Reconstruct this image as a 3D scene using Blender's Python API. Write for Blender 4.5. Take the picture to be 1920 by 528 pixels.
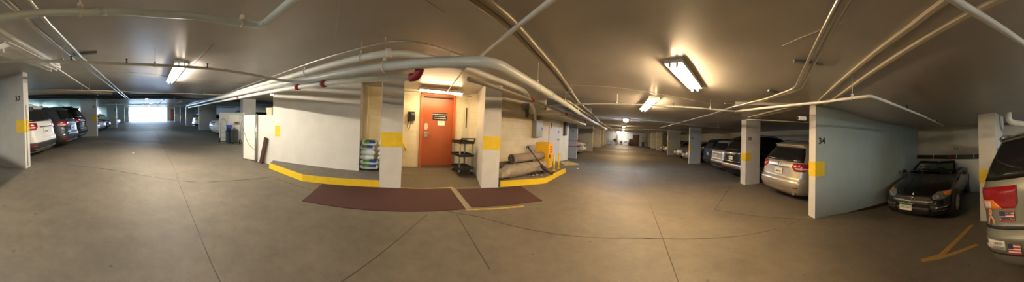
import bpy, bmesh, math, random
from mathutils import Vector, Matrix
random.seed(7)
PI = math.pi
scene = bpy.context.scene
COL = scene.collection
for o in list(bpy.data.objects):
    bpy.data.objects.remove(o)

# ---------------------------------------------------------------- camera (hand-held phone panorama, slightly rolled)
cam = bpy.data.cameras.new('panorama_camera')
cam.type = 'PANO'
cam.panorama_type = 'CENTRAL_CYLINDRICAL'
FPX = 386.0
cam.central_cylindrical_range_u_min = -960 / FPX
cam.central_cylindrical_range_u_max = 960 / FPX
cam.central_cylindrical_range_v_min = -(528 - 244) / FPX
cam.central_cylindrical_range_v_max = 244 / FPX
cam.central_cylindrical_radius = 1.0
cam.clip_start = 0.02
cam.clip_end = 500
camo = bpy.data.objects.new('panorama_camera', cam)
COL.objects.link(camo)
ROLL_AXIS = Vector((math.sin(.1), math.cos(.1), 0))
camo.matrix_world = (Matrix.Translation((0, 0, 1.36)) @ Matrix.Rotation(math.radians(-2.6), 4, ROLL_AXIS)
                     @ Matrix.Rotation(PI / 2, 4, 'X'))
scene.camera = camo

# ---------------------------------------------------------------- world and exposure
w = bpy.data.worlds.new('daylight')
scene.world = w
w.use_nodes = True
bg = w.node_tree.nodes['Background']
bg.inputs[0].default_value = (0.50, 0.71, 1.0, 1)
bg.inputs[1].default_value = 6.5
scene.view_settings.view_transform = 'Standard'
scene.view_settings.look = 'None'
scene.view_settings.gamma = 1
scene.view_settings.use_curve_mapping = False
scene.view_settings.exposure = 1.8
scene.cycles.use_denoising = True
scene.cycles.max_bounces = 8
scene.cycles.diffuse_bounces = 5
scene.cycles.glossy_bounces = 3
scene.cycles.transmission_bounces = 4
scene.cycles.sample_clamp_indirect = 6
scene.cycles.caustics_reflective = False
scene.cycles.caustics_refractive = False
LAMP = 1.0          # common factor on all the tubes

# ---------------------------------------------------------------- ground plan
def S(t):
    t = min(1, max(0, t)); return t * t * (3 - 2 * t)
def zf(x, y):       # the garage floor slopes: up towards the exit, down towards the far end
    if x > 0:
        return -.022 * max(0, x - 1) - .22 * S((x - 1.5) / 2.5) - .30 * S(x / 2.) * S((.4 - y) / 2.)
    return .034 * max(0, -x - 2) + .25 * S((-x - 1) / 3) * S((.5 - y) / 2.5)
def zc(x, y):       # slab soffit; it steps up over the first bays on the left, by the daylight openings
    n_, s_ = -.208 * x + .978 * y, -.978 * x - .208 * y
    up = .75 * S((-n_ - 4.9) / 1.8) * S((13 - s_) / 3) * S((s_ - 1) / 2.5) if x < 0 else 0
    return zf(x, y) + 2.35 + up + .06 * S((x - 1.5) / 2.5) + .08 * S(x / 2.) * S((.4 - y) / 2.)
def Lp(s, n): return (-.978 * s - .208 * n, -.208 * s + .978 * n)     # left aisle frame
def Rp(s, n): return (.515 * s + .857 * n, .857 * s - .515 * n)       # right aisle frame
def Cp(u, n): return (.814 * u - .581 * n, .581 * u + .814 * n)       # frame of the chamfered core
AZ_L, AZ_R, AZ_C = math.atan2(-.978, -.208), math.atan2(.515, .857), math.atan2(.814, .581)

# ---------------------------------------------------------------- materials
MATS = {}
def mat(name, col, rough=.6, metal=0, noise=None, scale=8, bump=0, spec=.5, emit=None, estr=0, coat=0, kind=None, alpha=1, detail=4):
    if name in MATS: return MATS[name]
    m = bpy.data.materials.new(name); m.use_nodes = True
    nt = m.node_tree; b = nt.nodes['Principled BSDF']
    b.inputs['Base Color'].default_value = (*col, 1)
    b.inputs['Roughness'].default_value = rough
    b.inputs['Metallic'].default_value = metal
    b.inputs['Specular IOR Level'].default_value = spec
    b.inputs['Coat Weight'].default_value = coat
    b.inputs['Coat Roughness'].default_value = .05
    if emit:
        b.inputs['Emission Color'].default_value = (*emit, 1); b.inputs['Emission Strength'].default_value = estr
    tc = nt.nodes.new('ShaderNodeTexCoord')
    if noise or bump:
        n = nt.nodes.new('ShaderNodeTexNoise'); n.inputs['Scale'].default_value = scale; n.inputs['Detail'].default_value = detail
        nt.links.new(tc.outputs['Object'], n.inputs['Vector'])
        if noise:
            r = nt.nodes.new('ShaderNodeValToRGB')
            r.color_ramp.elements[0].position = .3; r.color_ramp.elements[1].position = .7
            r.color_ramp.elements[0].color = (*noise, 1); r.color_ramp.elements[1].color = (*col, 1)
            nt.links.new(n.outputs['Fac'], r.inputs['Fac']); nt.links.new(r.outputs['Color'], b.inputs['Base Color'])
        if bump:
            bp = nt.nodes.new('ShaderNodeBump'); bp.inputs['Strength'].default_value = bump; bp.inputs['Distance'].default_value = .01
            nt.links.new(n.outputs['Fac'], bp.inputs['Height']); nt.links.new(bp.outputs['Normal'], b.inputs['Normal'])
    MATS[name] = m
    return m

def concrete_floor():
    m = bpy.data.materials.new('worn_concrete_floor'); m.use_nodes = True
    nt = m.node_tree; b = nt.nodes['Principled BSDF']; N = nt.nodes.new; Lk = nt.links.new
    tc = N('ShaderNodeTexCoord')
    def noise(scale, detail, rough=.6):
        n = N('ShaderNodeTexNoise'); n.inputs['Scale'].default_value = scale; n.inputs['Detail'].default_value = detail
        n.inputs['Roughness'].default_value = rough; Lk(tc.outputs['Object'], n.inputs['Vector']); return n
    a = noise(.7, 6); c = noise(5, 8, .7); d = noise(60, 3)
    r1 = N('ShaderNodeValToRGB'); r1.color_ramp.elements[0].position = .32; r1.color_ramp.elements[1].position = .68
    r1.color_ramp.elements[0].color = (.122, .106, .082, 1); r1.color_ramp.elements[1].color = (.182, .157, .120, 1)
    Lk(a.outputs['Fac'], r1.inputs['Fac'])
    r2 = N('ShaderNodeValToRGB'); r2.color_ramp.elements[0].position = .3; r2.color_ramp.elements[1].position = .7
    r2.color_ramp.elements[0].color = (.74, .74, .73, 1); r2.color_ramp.elements[1].color = (1.14, 1.13, 1.12, 1)
    Lk(c.outputs['Fac'], r2.inputs['Fac'])
    mx = N('ShaderNodeMix'); mx.data_type = 'RGBA'; mx.blend_type = 'MULTIPLY'; mx.inputs['Factor'].default_value = 1
    Lk(r1.outputs['Color'], mx.inputs['A']); Lk(r2.outputs['Color'], mx.inputs['B'])
    # sparse small dark spots (old chewing gum, oil drips)
    v = N('ShaderNodeTexVoronoi'); v.inputs['Scale'].default_value = 2.6; Lk(tc.outputs['Object'], v.inputs['Vector'])
    r3 = N('ShaderNodeValToRGB'); r3.color_ramp.elements[0].position = .03; r3.color_ramp.elements[1].position = .07
    r3.color_ramp.elements[0].color = (.55, .52, .5, 1); r3.color_ramp.elements[1].color = (1, 1, 1, 1)
    Lk(v.outputs['Distance'], r3.inputs['Fac'])
    m2 = N('ShaderNodeMix'); m2.data_type = 'RGBA'; m2.blend_type = 'MULTIPLY'; m2.inputs['Factor'].default_value = 1
    Lk(mx.outputs['Result'], m2.inputs['A']); Lk(r3.outputs['Color'], m2.inputs['B'])
    Lk(m2.outputs['Result'], b.inputs['Base Color'])
    rr = N('ShaderNodeMapRange'); rr.inputs['To Min'].default_value = .50; rr.inputs['To Max'].default_value = .78
    Lk(c.outputs['Fac'], rr.inputs['Value']); Lk(rr.outputs['Result'], b.inputs['Roughness'])
    bp = N('ShaderNodeBump'); bp.inputs['Strength'].default_value = .25; bp.inputs['Distance'].default_value = .004
    Lk(d.outputs['Fac'], bp.inputs['Height']); Lk(bp.outputs['Normal'], b.inputs['Normal'])
    b.inputs['Specular IOR Level'].default_value = .45
    return m

def block_wall(name, col, az, bw=.4, bh=.2, mortar=.86, rough=.55):
    """painted concrete block; joints run along the wall's own direction"""
    m = bpy.data.materials.new(name); m.use_nodes = True
    nt = m.node_tree; b = nt.nodes['Principled BSDF']; N = nt.nodes.new; Lk = nt.links.new
    tc = N('ShaderNodeTexCoord'); sep = N('ShaderNodeSeparateXYZ'); Lk(tc.outputs['Object'], sep.inputs[0])
    mx = N('ShaderNodeMath'); mx.operation = 'MULTIPLY'; mx.inputs[1].default_value = math.sin(az); Lk(sep.outputs[0], mx.inputs[0])
    my = N('ShaderNodeMath'); my.operation = 'MULTIPLY_ADD'; my.inputs[1].default_value = math.cos(az)
    Lk(sep.outputs[1], my.inputs[0]); Lk(mx.outputs[0], my.inputs[2])
    cb = N('ShaderNodeCombineXYZ'); Lk(my.outputs[0], cb.inputs[0]); Lk(sep.outputs[2], cb.inputs[1])
    br = N('ShaderNodeTexBrick'); br.inputs['Scale'].default_value = 1; br.inputs['Brick Width'].default_value = bw
    br.inputs['Row Height'].default_value = bh; br.inputs['Mortar Size'].default_value = .006; br.inputs['Mortar Smooth'].default_value = .3
    c2 = tuple(c * mortar for c in col)
    br.inputs['Color1'].default_value = (*col, 1); br.inputs['Color2'].default_value = (*[c * .97 for c in col], 1)
    br.inputs['Mortar'].default_value = (*c2, 1)
    Lk(cb.outputs[0], br.inputs['Vector'])
    n = N('ShaderNodeTexNoise'); n.inputs['Scale'].default_value = 3; n.inputs['Detail'].default_value = 5; Lk(tc.outputs['Object'], n.inputs['Vector'])
    r = N('ShaderNodeValToRGB'); r.color_ramp.elements[0].position = .3; r.color_ramp.elements[0].color = (.9, .89, .87, 1); r.color_ramp.elements[1].position = .6
    Lk(n.outputs['Fac'], r.inputs['Fac'])
    mm = N('ShaderNodeMix'); mm.data_type = 'RGBA'; mm.blend_type = 'MULTIPLY'; mm.inputs['Factor'].default_value = 1
    Lk(br.outputs['Color'], mm.inputs['A']); Lk(r.outputs['Color'], mm.inputs['B']); Lk(mm.outputs['Result'], b.inputs['Base Color'])
    bp = N('ShaderNodeBump'); bp.inputs['Strength'].default_value = .35; bp.inputs['Distance'].default_value = .006; bp.invert = True
    Lk(br.outputs['Fac'], bp.inputs['Height']); Lk(bp.outputs['Normal'], b.inputs['Normal'])
    b.inputs['Roughness'].default_value = rough
    return m

M_floor = concrete_floor()
M_ceil = mat('taupe_ceiling_paint', (.47, .44, .41), .36, noise=(.41, .385, .355), scale=2.2, bump=.12, detail=8)
M_wall = mat('white_wall_paint', (.72, .70, .65), .55, noise=(.66, .64, .59), scale=3, bump=.05)
M_colp = mat('white_column_paint', (.72, .71, .68), .5, noise=(.64, .62, .58), scale=4, bump=.06, detail=8)
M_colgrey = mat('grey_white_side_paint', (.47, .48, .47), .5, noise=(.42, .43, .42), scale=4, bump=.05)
M_green = mat('pale_green_grey_paint', (.44, .50, .46), .5, noise=(.40, .46, .42), scale=3, bump=.05)
M_cream = block_wall('cream_block_core', (.80, .72, .52), AZ_C)
M_creamR = block_wall('cream_block_right', (.78, .71, .54), math.radians(45))
M_creamplain = mat('cream_paint', (.78, .70, .50), .5, noise=(.72, .64, .45), scale=3)
M_yellow = mat('safety_yellow_paint', (.86, .60, .02), .5, noise=(.76, .52, .02), scale=9)
M_yellow_worn = mat('worn_yellow_line', (.62, .42, .05), .6, noise=(.36, .26, .10), scale=14)
M_orangeln = mat('worn_orange_line', (.50, .28, .05), .6, noise=(.36, .22, .08), scale=12)
M_joint = mat('dark_joint_line', (.06, .05, .04), .8)
M_pipe = mat('white_pipe_paint', (.70, .70, .66), .38, noise=(.62, .62, .58), scale=6)
M_pipebig = mat('grey_white_pipe_paint', (.58, .60, .58), .35, noise=(.52, .54, .52), scale=5)
M_pipetan = mat('tan_pipe_paint', (.50, .45, .34), .35)
M_cond = mat('galvanised_conduit', (.55, .52, .46), .28, metal=.85)
M_redc = mat('red_coupling', (.24, .010, .022), .5)
M_pipeblue = mat('pale_blue_grey_pipe_paint', (.60, .70, .72), .36)
M_dull = mat('dull_steel_conduit', (.30, .255, .18), .4, metal=.55)
M_mat = mat('dark_red_rubber_mat', (.070, .022, .018), .85, noise=(.050, .016, .013), scale=60, bump=.6)
M_carpet = mat('brown_ribbed_carpet', (.15, .12, .08), .95, noise=(.10, .08, .055), scale=40, bump=.8)
M_conc = mat('curb_top_concrete', (.20, .18, .15), .8, noise=(.14, .125, .10), scale=6)
M_door = mat('orange_door_paint', (.34, .078, .022), .38, noise=(.30, .066, .018), scale=2)
M_black = mat('black_plastic', (.015, .015, .015), .4)
M_grey = mat('grey_metal', (.30, .32, .32), .4, metal=.3)
M_steel = mat('brushed_steel', (.6, .58, .54), .3, metal=1)
M_white = mat('white_enamel', (.80, .79, .75), .35)
M_paper = mat('white_paper', (.80, .78, .70), .7)
M_rubber = mat('tyre_rubber', (.018, .018, .018), .75)
M_glass = mat('dark_car_glass', (.010, .012, .013), .06, spec=.6, coat=.3)
M_chrome = mat('chrome', (.75, .75, .75), .12, metal=1)
M_redlens = mat('red_lens', (.33, .008, .011), .15, coat=.6)
M_amber = mat('amber_lens', (.85, .23, .02), .2, coat=.5)
M_clear = mat('clear_lens', (.62, .60, .56), .12, coat=.6)
M_trim = mat('black_body_trim', (.025, .025, .027), .55)
M_wood = mat('dark_wood', (.075, .032, .022), .5, noise=(.04, .018, .012), scale=12)
M_brown = mat('brown_leatherette', (.055, .030, .018), .55)
M_blue = mat('blue_plastic', (.02, .05, .30), .4)
M_greenprint = mat('green_print', (.10, .28, .06), .5)
M_blueprint = mat('navy_print', (.03, .05, .22), .45)
M_bag = mat('white_plastic_sack', (.74, .76, .72), .35, noise=(.60, .63, .60), scale=14, bump=.5)
M_rugback = mat('tan_carpet_roll', (.33, .265, .20), .9, noise=(.26, .205, .155), scale=50, bump=.5)
M_rugdark = mat('dark_carpet_pile', (.10, .085, .08), .95, noise=(.06, .05, .05), scale=70, bump=.6)
M_film = mat('clear_plastic_wrap', (.37, .32, .26), .25, noise=(.28, .24, .19), scale=11, bump=.6, coat=.5)
M_duct = mat('cream_duct_paint', (.62, .57, .45), .4)
M_bluepipe = mat('dark_blue_grey_duct', (.07, .085, .11), .4)

# ---------------------------------------------------------------- mesh helpers
class B:
    def __init__(s): s.bm = bmesh.new(); s.mi = 0
    def _mi(s, faces):
        for f in faces: f.material_index = s.mi
    def box(s, c, d, rot=0, M=None, bev=0):
        """c centre, d full sizes, rot = turn about z"""
        T = Matrix.Translation(c) @ Matrix.Rotation(rot, 4, 'Z') @ Matrix.Diagonal((d[0], d[1], d[2], 1))
        if M is not None: T = M @ T
        b2 = bmesh.new(); bmesh.ops.create_cube(b2, size=1, matrix=T)
        if bev:
            bmesh.ops.bevel(b2, geom=b2.edges[:], offset=bev, segments=2, affect='EDGES', clamp_overlap=True)
        s.merge(b2); return s
    def merge(s, b2):
        vm = {v: s.bm.verts.new(v.co) for v in b2.verts}
        for f in b2.faces:
            try:
                nf = s.bm.faces.new([vm[v] for v in f.verts]); nf.material_index = s.mi; nf.smooth = f.smooth
            except ValueError: pass
        b2.free()
    def cone(s, p0, p1, r0, r1=None, seg=16, caps=True):
        p0 = Vector(p0); p1 = Vector(p1); r1 = r0 if r1 is None else r1
        d = (p1 - p0).normalized()
        a = d.orthogonal().normalized(); b = d.cross(a)
        r = []
        for p, q in ((p0, r0), (p1, r1)):
            r.append([s.bm.verts.new(p + (a * math.cos(2 * PI * i / seg) + b * math.sin(2 * PI * i / seg)) * q) for i in range(seg)])
        for i in range(seg):
            f = s.bm.faces.new((r[0][i], r[0][(i + 1) % seg], r[1][(i + 1) % seg], r[1][i])); f.smooth = True; f.material_index = s.mi
        if caps:
            for ring, rev in ((r[0], True), (r[1], False)):
                f = s.bm.faces.new(ring[::-1] if rev else ring); f.material_index = s.mi
        return s
    def tube(s, pts, r, seg=12, fillet=0, caps=True):
        P = [Vector(p) for p in pts]
        if fillet and len(P) > 2:
            Q = [P[0]]
            for i in range(1, len(P) - 1):
                a = (P[i - 1] - P[i]); c = (P[i + 1] - P[i]); fl = min(fillet, a.length * .45, c.length * .45)
                pa = P[i] + a.normalized() * fl; pc = P[i] + c.normalized() * fl
                for k in range(7):
                    t = k / 6; Q.append(pa * (1 - t) ** 2 + P[i] * 2 * t * (1 - t) + pc * t * t)
            Q.append(P[-1]); P = Q
        rings = []; a = None
        for i, p in enumerate(P):
            d = (P[min(i + 1, len(P) - 1)] - P[max(i - 1, 0)]).normalized()
            a = d.orthogonal().normalized() if a is None else (a - d * a.dot(d)).normalized()
            b = d.cross(a); rr = r[i] if isinstance(r, (list, tuple)) else r
            rings.append([s.bm.verts.new(p + (a * math.cos(2 * PI * k / seg) + b * math.sin(2 * PI * k / seg)) * rr) for k in range(seg)])
        for i in range(len(rings) - 1):
            for k in range(seg):
                f = s.bm.faces.new((rings[i][k], rings[i][(k + 1) % seg], rings[i + 1][(k + 1) % seg], rings[i + 1][k])); f.smooth = True; f.material_index = s.mi
        if caps:
            for ring, rev in ((rings[0], True), (rings[-1], False)):
                f = s.bm.faces.new(ring[::-1] if rev else ring); f.material_index = s.mi
        return s
    def prism(s, poly, z0, z1):
        """poly [(x,y)]; z0/z1 numbers or functions of (x,y)"""
        g = lambda z, p: z(*p) if callable(z) else z
        a = [s.bm.verts.new((p[0], p[1], g(z0, p))) for p in poly]; b = [s.bm.verts.new((p[0], p[1], g(z1, p))) for p in poly]
        n = len(poly); fs = [s.bm.faces.new(a[::-1]), s.bm.faces.new(b)]
        for i in range(n): fs.append(s.bm.faces.new((a[i], a[(i + 1) % n], b[(i + 1) % n], b[i])))
        s._mi(fs); return s
    def extr(s, poly2, M, t):
        """polygon in a plane given by matrix M (cols right, up, normal), extruded by t along the normal"""
        a = [s.bm.verts.new(M @ Vector((p[0], p[1], 0))) for p in poly2]; b = [s.bm.verts.new(M @ Vector((p[0], p[1], t))) for p in poly2]
        n = len(poly2); fs = [s.bm.faces.new(a[::-1]), s.bm.faces.new(b)]
        for i in range(n): fs.append(s.bm.faces.new((a[i], a[(i + 1) % n], b[(i + 1) % n], b[i])))
        s._mi(fs); return s
    def build(s, name, m, parent=None, smooth=False, M=None):
        bmesh.ops.recalc_face_normals(s.bm, faces=s.bm.faces[:])
        if smooth:
            for f in s.bm.faces: f.smooth = True
        me = bpy.data.meshes.new(name); s.bm.to_mesh(me); s.bm.free()
        for x in (m if isinstance(m, (list, tuple)) else [m]): me.materials.append(x)
        o = bpy.data.objects.new(name, me); COL.objects.link(o)
        if parent: o.parent = parent
        if M is not None: o.matrix_world = M
        return o
def tag(o, label, cat, group=None):
    o['label'] = label; o['category'] = cat
    if group: o['group'] = group
    return o
def struct(o): o['kind'] = 'structure'; return o
def empty(name, label, cat, loc=(0, 0, 0), rz=0, group=None, M=None):
    o = bpy.data.objects.new(name, None); COL.objects.link(o); o.empty_display_size = .1
    if M is not None: o.matrix_world = M
    else: o.location = loc; o.rotation_euler = (0, 0, rz)
    return tag(o, label, cat, group)
def text_bm(body, size, depth=.002, bold=.0):
    cu = bpy.data.curves.new('lettering', 'FONT'); cu.body = body; cu.size = size; cu.extrude = depth; cu.offset = bold
    cu.align_x = 'CENTER'; cu.align_y = 'CENTER'; cu.resolution_u = 3
    o = bpy.data.objects.new('lettering', cu); COL.objects.link(o)
    bpy.context.view_layer.update()
    me = bpy.data.meshes.new_from_object(o.evaluated_get(bpy.context.evaluated_depsgraph_get()))
    bpy.data.objects.remove(o); bpy.data.curves.remove(cu)
    return me
def text(body, size, M, m, parent, name='lettering', depth=.002, bold=0):
    me = text_bm(body, size, depth, bold); me.name = name
    me.transform(M); me.materials.append(m)
    o = bpy.data.objects.new(name, me); COL.objects.link(o); o.parent = parent
    return o
def face_M(p, az, up=Vector((0, 0, 1))):
    """plane at p whose outward normal points to azimuth az (x = sin, y = cos)"""
    n = Vector((math.sin(az), math.cos(az), 0)); r = up.cross(n)
    return Matrix(((r.x, up.x, n.x, p[0]), (r.y, up.y, n.y, p[1]), (r.z, up.z, n.z, p[2]), (0, 0, 0, 1)))

# ---------------------------------------------------------------- setting: floor, ceiling, walls
PERIM = [Lp(37, -8.3), Lp(37, 10), Lp(3, 10), Rp(8, -8), Rp(38, -8), Rp(38, 9.7), Rp(3, 9.7), (7.85, -3.35), (5.75, -5.1), (3.4, -6.9), Lp(0, -8.3)]
def grid(name, zfun, m, thick, x0=-42, x1=31, y0=-19, y1=40, step=.5, keep=None):
    bm = bmesh.new(); nx = int((x1 - x0) / step); ny = int((y1 - y0) / step); V = []
    for j in range(ny + 1):
        V.append([bm.verts.new((x0 + i * step, y0 + j * step, zfun(x0 + i * step, y0 + j * step))) for i in range(nx + 1)])
    for j in range(ny):
        for i in range(nx):
            if keep and not keep(x0 + (i + .5) * step, y0 + (j + .5) * step): continue
            f = bm.faces.new((V[j][i], V[j][i + 1], V[j + 1][i + 1], V[j + 1][i])); f.smooth = True
    bmesh.ops.delete(bm, geom=[v for v in bm.verts if not v.link_faces], context='VERTS')
    me = bpy.data.meshes.new(name); bm.to_mesh(me); bm.free(); me.materials.append(m)
    o = bpy.data.objects.new(name, me); COL.objects.link(o); struct(o)
    md = o.modifiers.new('slab', 'SOLIDIFY'); md.thickness = abs(thick); md.offset = -1 if thick > 0 else 1
    return o
grid('floor', zf, M_floor, .25)
grid('ceiling', zc, M_ceil, -.25, x0=-39.5, x1=30.5, y0=-17.5,
     keep=lambda x, y: x > -.5 or (-.208 * x + .978 * y > -8.75 and -.978 * x - .208 * y < 37.6))

def wall(name, p0, p1, m, t=.12, h0=-.05, h1=None, n=None, parent=None, kind=True):
    """upright slab from p0 to p1 standing on the sloping floor"""
    p0 = Vector(p0); p1 = Vector(p1); d = p1 - p0; Ln = d.length; n = n or max(1, int(Ln / 1.2)); nv = Vector((-d.y, d.x)) / Ln * t / 2
    b = B()
    rows = []
    for i in range(n + 1):
        c = p0 + d * i / n; z0 = zf(*c) + h0; z1 = (zc(*c) + .04) if h1 is None else zf(*c) + h1
        rows.append([b.bm.verts.new((q.x, q.y, z)) for q, z in ((c - nv, z0), (c + nv, z0), (c + nv, z1), (c - nv, z1))])
    for i in range(n):
        for k in range(4):
            b.bm.faces.new((rows[i][k], rows[i][(k + 1) % 4], rows[i + 1][(k + 1) % 4], rows[i + 1][k]))
    b.bm.faces.new(rows[0][::-1]); b.bm.faces.new(rows[-1])
    o = b.build(name, m, parent)
    if kind and not parent: struct(o)
    return o
M_far = mat('pale_far_wall_paint', (.62, .60, .55), .6, noise=(.52, .50, .46), scale=2)
M_back = mat('stall_back_wall_paint', (.56, .55, .49), .6, noise=(.48, .47, .42), scale=2)
# exit wall with the driveway opening (n -2.9 .. 3.9) and an orange door beside it
wall('wall_exit_south', Lp(37, -8.5), Lp(37, -2.9), M_wall)
wall('wall_exit_north', Lp(37, 3.9), Lp(37, 10.2), M_wall)
wall('wall_north_left', Lp(37.1, 10), Lp(3, 10), M_back)
wall('wall_core_back', Lp(3, 10), Rp(8, -8), M_back)
wall('wall_west_right', Rp(8, -8), Rp(38, -8), M_back)
wall('wall_far_right', Rp(38, -8.2), Rp(38, 9.8), M_far)
wall('wall_east_right', Rp(38, 9.7), Rp(3, 9.7), M_back)
wall('wall_sector', Rp(3, 9.7), (7.85, -3.35), M_back)
wall('wall_stall_back', (7.95, -3.27), (5.75, -5.1), M_back)
wall('wall_stall_rear', (5.75, -5.1), (3.4, -6.9), M_back)
wall('wall_rear', (3.4, -6.9), Lp(0, -8.3), M_back)
wall('wall_south_left', Lp(0, -8.3), Lp(37.1, -8.3), M_back, h1=1.58)
M_retain = mat('pale_green_retaining_wall', (.50, .60, .46), .8, noise=(.38, .48, .36), scale=1.5)
wall('wall_outside_retaining', Lp(-1, -10.6), Lp(37, -10.6), M_retain, t=.2, h1=3.2)
for i, s in enumerate((1.2, 7.6, 11.3, 15, 18.7, 22.4, 26, 30)):
    a = Lp(s, -8.3); b = B().box((0, 0, .33 if s < 12 else 0), (.3, .2, 1.4 if s < 12 else .74), 0)
    o = struct(b.build('trim_%d' % (i + 1), M_back)); o.location = (*a, zf(*a) + 1.90); o.rotation_euler = (0, 0, -AZ_L)

# core: front wall left of the bags, its end, the back wall with the door, the wall behind the carpet rolls
uL0, uL1, nW, nD = -3.04, -.60, 5.05, 5.80
b = B()
def poly_wall(name, poly, m, h0=-.05, h1=None):
    b = B(); b.prism(poly, lambda x, y: zf(x, y) + h0, (lambda x, y: zc(x, y) + .04) if h1 is None else (lambda x, y: zf(x, y) + h1))
    return struct(b.build(name, m))
poly_wall('wall_core_left', [Cp(uL0, nW), Cp(uL1, nW), Cp(uL1, nW + .95), Cp(uL0, nW + .95)], M_wall)
poly_wall('wall_core_post', [Cp(uL1 + .001, nD - .22), Cp(uL1 + .13, nD - .22), Cp(uL1 + .13, nD + .2), Cp(uL1 + .001, nD + .2)], M_creamplain)
poly_wall('wall_core_door', [Cp(uL1 + .13, nD), Cp(2.75, nD), Cp(2.75, nD + .35), Cp(uL1 + .13, nD + .35)], M_cream)
poly_wall('wall_core_right', [(-1.00, 5.75), (2.10, 8.92), (2.92, 10.30), (2.62, 10.6), (1.85, 9.2), (-1.45, 6.25)], M_creamR)
poly_wall('wall_core_return', [(-5.88, 2.06), Cp(uL0, nW), Cp(uL0, nW + .5), (-6.05, 2.45)], M_wall, h1=1.42)

# recess floor ramp with ribbed carpet
def ramp(x, y):
    n = -.581 * x + .814 * y
    return zf(x, y) + .13 * min(1, max(0, (n - 4.35) / 1.1))
b = B()
n0 = [4.34 + i * .15 for i in range(10)] + [5.81]
for a, c in zip(n0[:-1], n0[1:]):
    b.prism([Cp(-.62, a) if a > 5.05 else Cp(.36, a), Cp(2.45, a), Cp(2.45, c), Cp(-.62, c) if a > 5.05 else Cp(.36, c)], lambda x, y: zf(x, y) - .03, lambda x, y: ramp(x, y) + .004)
bmesh.ops.remove_doubles(b.bm, verts=b.bm.verts[:], dist=.0005)
o = b.build('entry_carpet', M_carpet); tag(o, 'brown ribbed carpet covering the ramped floor in front of the orange door', 'carpet')

# raised walks with yellow kerb faces
def curb(name, front, back, label, cat='curb', h=.13, ends=None):
    r = empty(name, label, cat); r['kind'] = 'thing'
    poly = front + back
    B().prism(poly, lambda x, y: zf(x, y) - .03, lambda x, y: zf(x, y) + h).build('concrete_top', M_conc, r)
    b = B(); F = [Vector(p) for p in front]
    for p, q in zip(F[:-1], F[1:]):
        d = (q - p).normalized(); nn = Vector((d.y, -d.x)) * .012; inn = -nn.normalized() * .035
        b.prism([tuple(p + nn), tuple(q + nn), tuple(q + inn), tuple(p + inn)], lambda x, y: zf(x, y) - .02, lambda x, y: zf(x, y) + h + .004)
    b.build('yellow_curb_face', M_yellow, r)
    return r
curb('raised_curb', [(-5.06, 2.11), (-3.8, 2.38), (-2.58, 3.5)], [Cp(-.05, nW + .1), Cp(uL0, nW + .1)],
     'raised concrete curb with yellow painted face left of the sacks, below the long white wall')
curb('raised_curb', [(-.22, 4.83), (.93, 5.29), (1.87, 6.82)], [(2.0, 7.7), (1.95, 8.85), (-.95, 5.9)],
     'raised concrete curb with yellow painted face under the carpet rolls and the yellow cabinet')
r = empty('corner_curb', 'low worn yellow wedge curb at the foot of the wall before the red banded column', 'curb')
B().prism([(2.25, 8.45), (3.3, 9.6), (2.95, 10.15), (2.2, 9.0)], lambda x, y: zf(x, y) - .02, lambda x, y: zf(x, y) + .05).build('painted_top', M_yellow_worn, r)
B().prism([(2.2, 9.0), (2.95, 10.15), (2.86, 10.2), (2.12, 8.98)], lambda x, y: zf(x, y) - .02, lambda x, y: zf(x, y) + .09).build('concrete_edge', M_conc, r)

# saw-cut joints in the slab and painted lines (flush with the floor)
TR = [20]
def strip(pts, wd, m, dz=.003, step=.4, n=None):
    b = B(); P = [Vector(p) for p in pts]
    for p, q in zip(P[:-1], P[1:]):
        k = max(1, int((q - p).length / step)); d = (q - p).normalized(); nn = Vector((-d.y, d.x)) * wd / 2
        for i in range(k):
            a = p + (q - p) * i / k; c = p + (q - p) * (i + 1) / k
            b.prism([tuple(a - nn), tuple(c - nn), tuple(c + nn), tuple(a + nn)], lambda x, y: zf(x, y) - .01, lambda x, y: zf(x, y) + dz)
    TR[0] += 1
    return struct(b.build('trim_%d' % TR[0], m))
strip([(-4.5, -.28), (-1.85, .22), (-1.0, .4)], .010, M_joint)
strip([(-4.2, -9), (-4.25, -3.5), (-4.15, -1.39), (-4.33, 1.9)], .010, M_joint)
strip([(-4.15, 1.9), (-1.0, 3.14), (-.46, 3.12)], .010, M_joint)
strip([(-1.21, 2.9), (-1.24, 1.19), (-1.26, .3)], .009, M_joint)
strip([(-.8, 3.1), (-.15, 1.97)], .009, M_joint)
strip([(-.46, 3.12), (1.68, 2.24), (4.25, .70)], .010, M_joint)
strip([(9.3, 14.6), (3.12, 3.91), (1.47, 1.34), (.9, .5)], .010, M_joint)
strip([Lp(30, .7), Lp(4.3, .7)], .009, M_joint)
strip([(4.35, .5), (4.0, 2.6), (6.6, 3.6)], .009, M_joint)
for s in (10, 16, 22, 28): strip([Rp(s, -2.7), Rp(s, 4.3)], .016, M_joint)
for s in (9, 15, 21, 27): strip([Lp(s, -2.6), Lp(s, 4.5)], .016, M_joint)
strip([Cp(.38, 4.37), Cp(1.55, 4.33)], .05, M_yellow_worn, .008)
strip([Cp(1.53, 4.30), Cp(1.42, 3.14)], .10, mat('worn_beige_line', (.34, .28, .19), .7, noise=(.25, .21, .15), scale=20), .004)
strip([Cp(1.36, 3.10), (.27, 3.66)], .05, M_yellow_worn, .006)
strip([(2.87, -1.18), (2.92, -1.60), (3.75, -2.9)], .10, M_orangeln, .004)
strip([(2.87, -1.18), (2.80, -2.25)], .10, M_orangeln, .0045)

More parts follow.
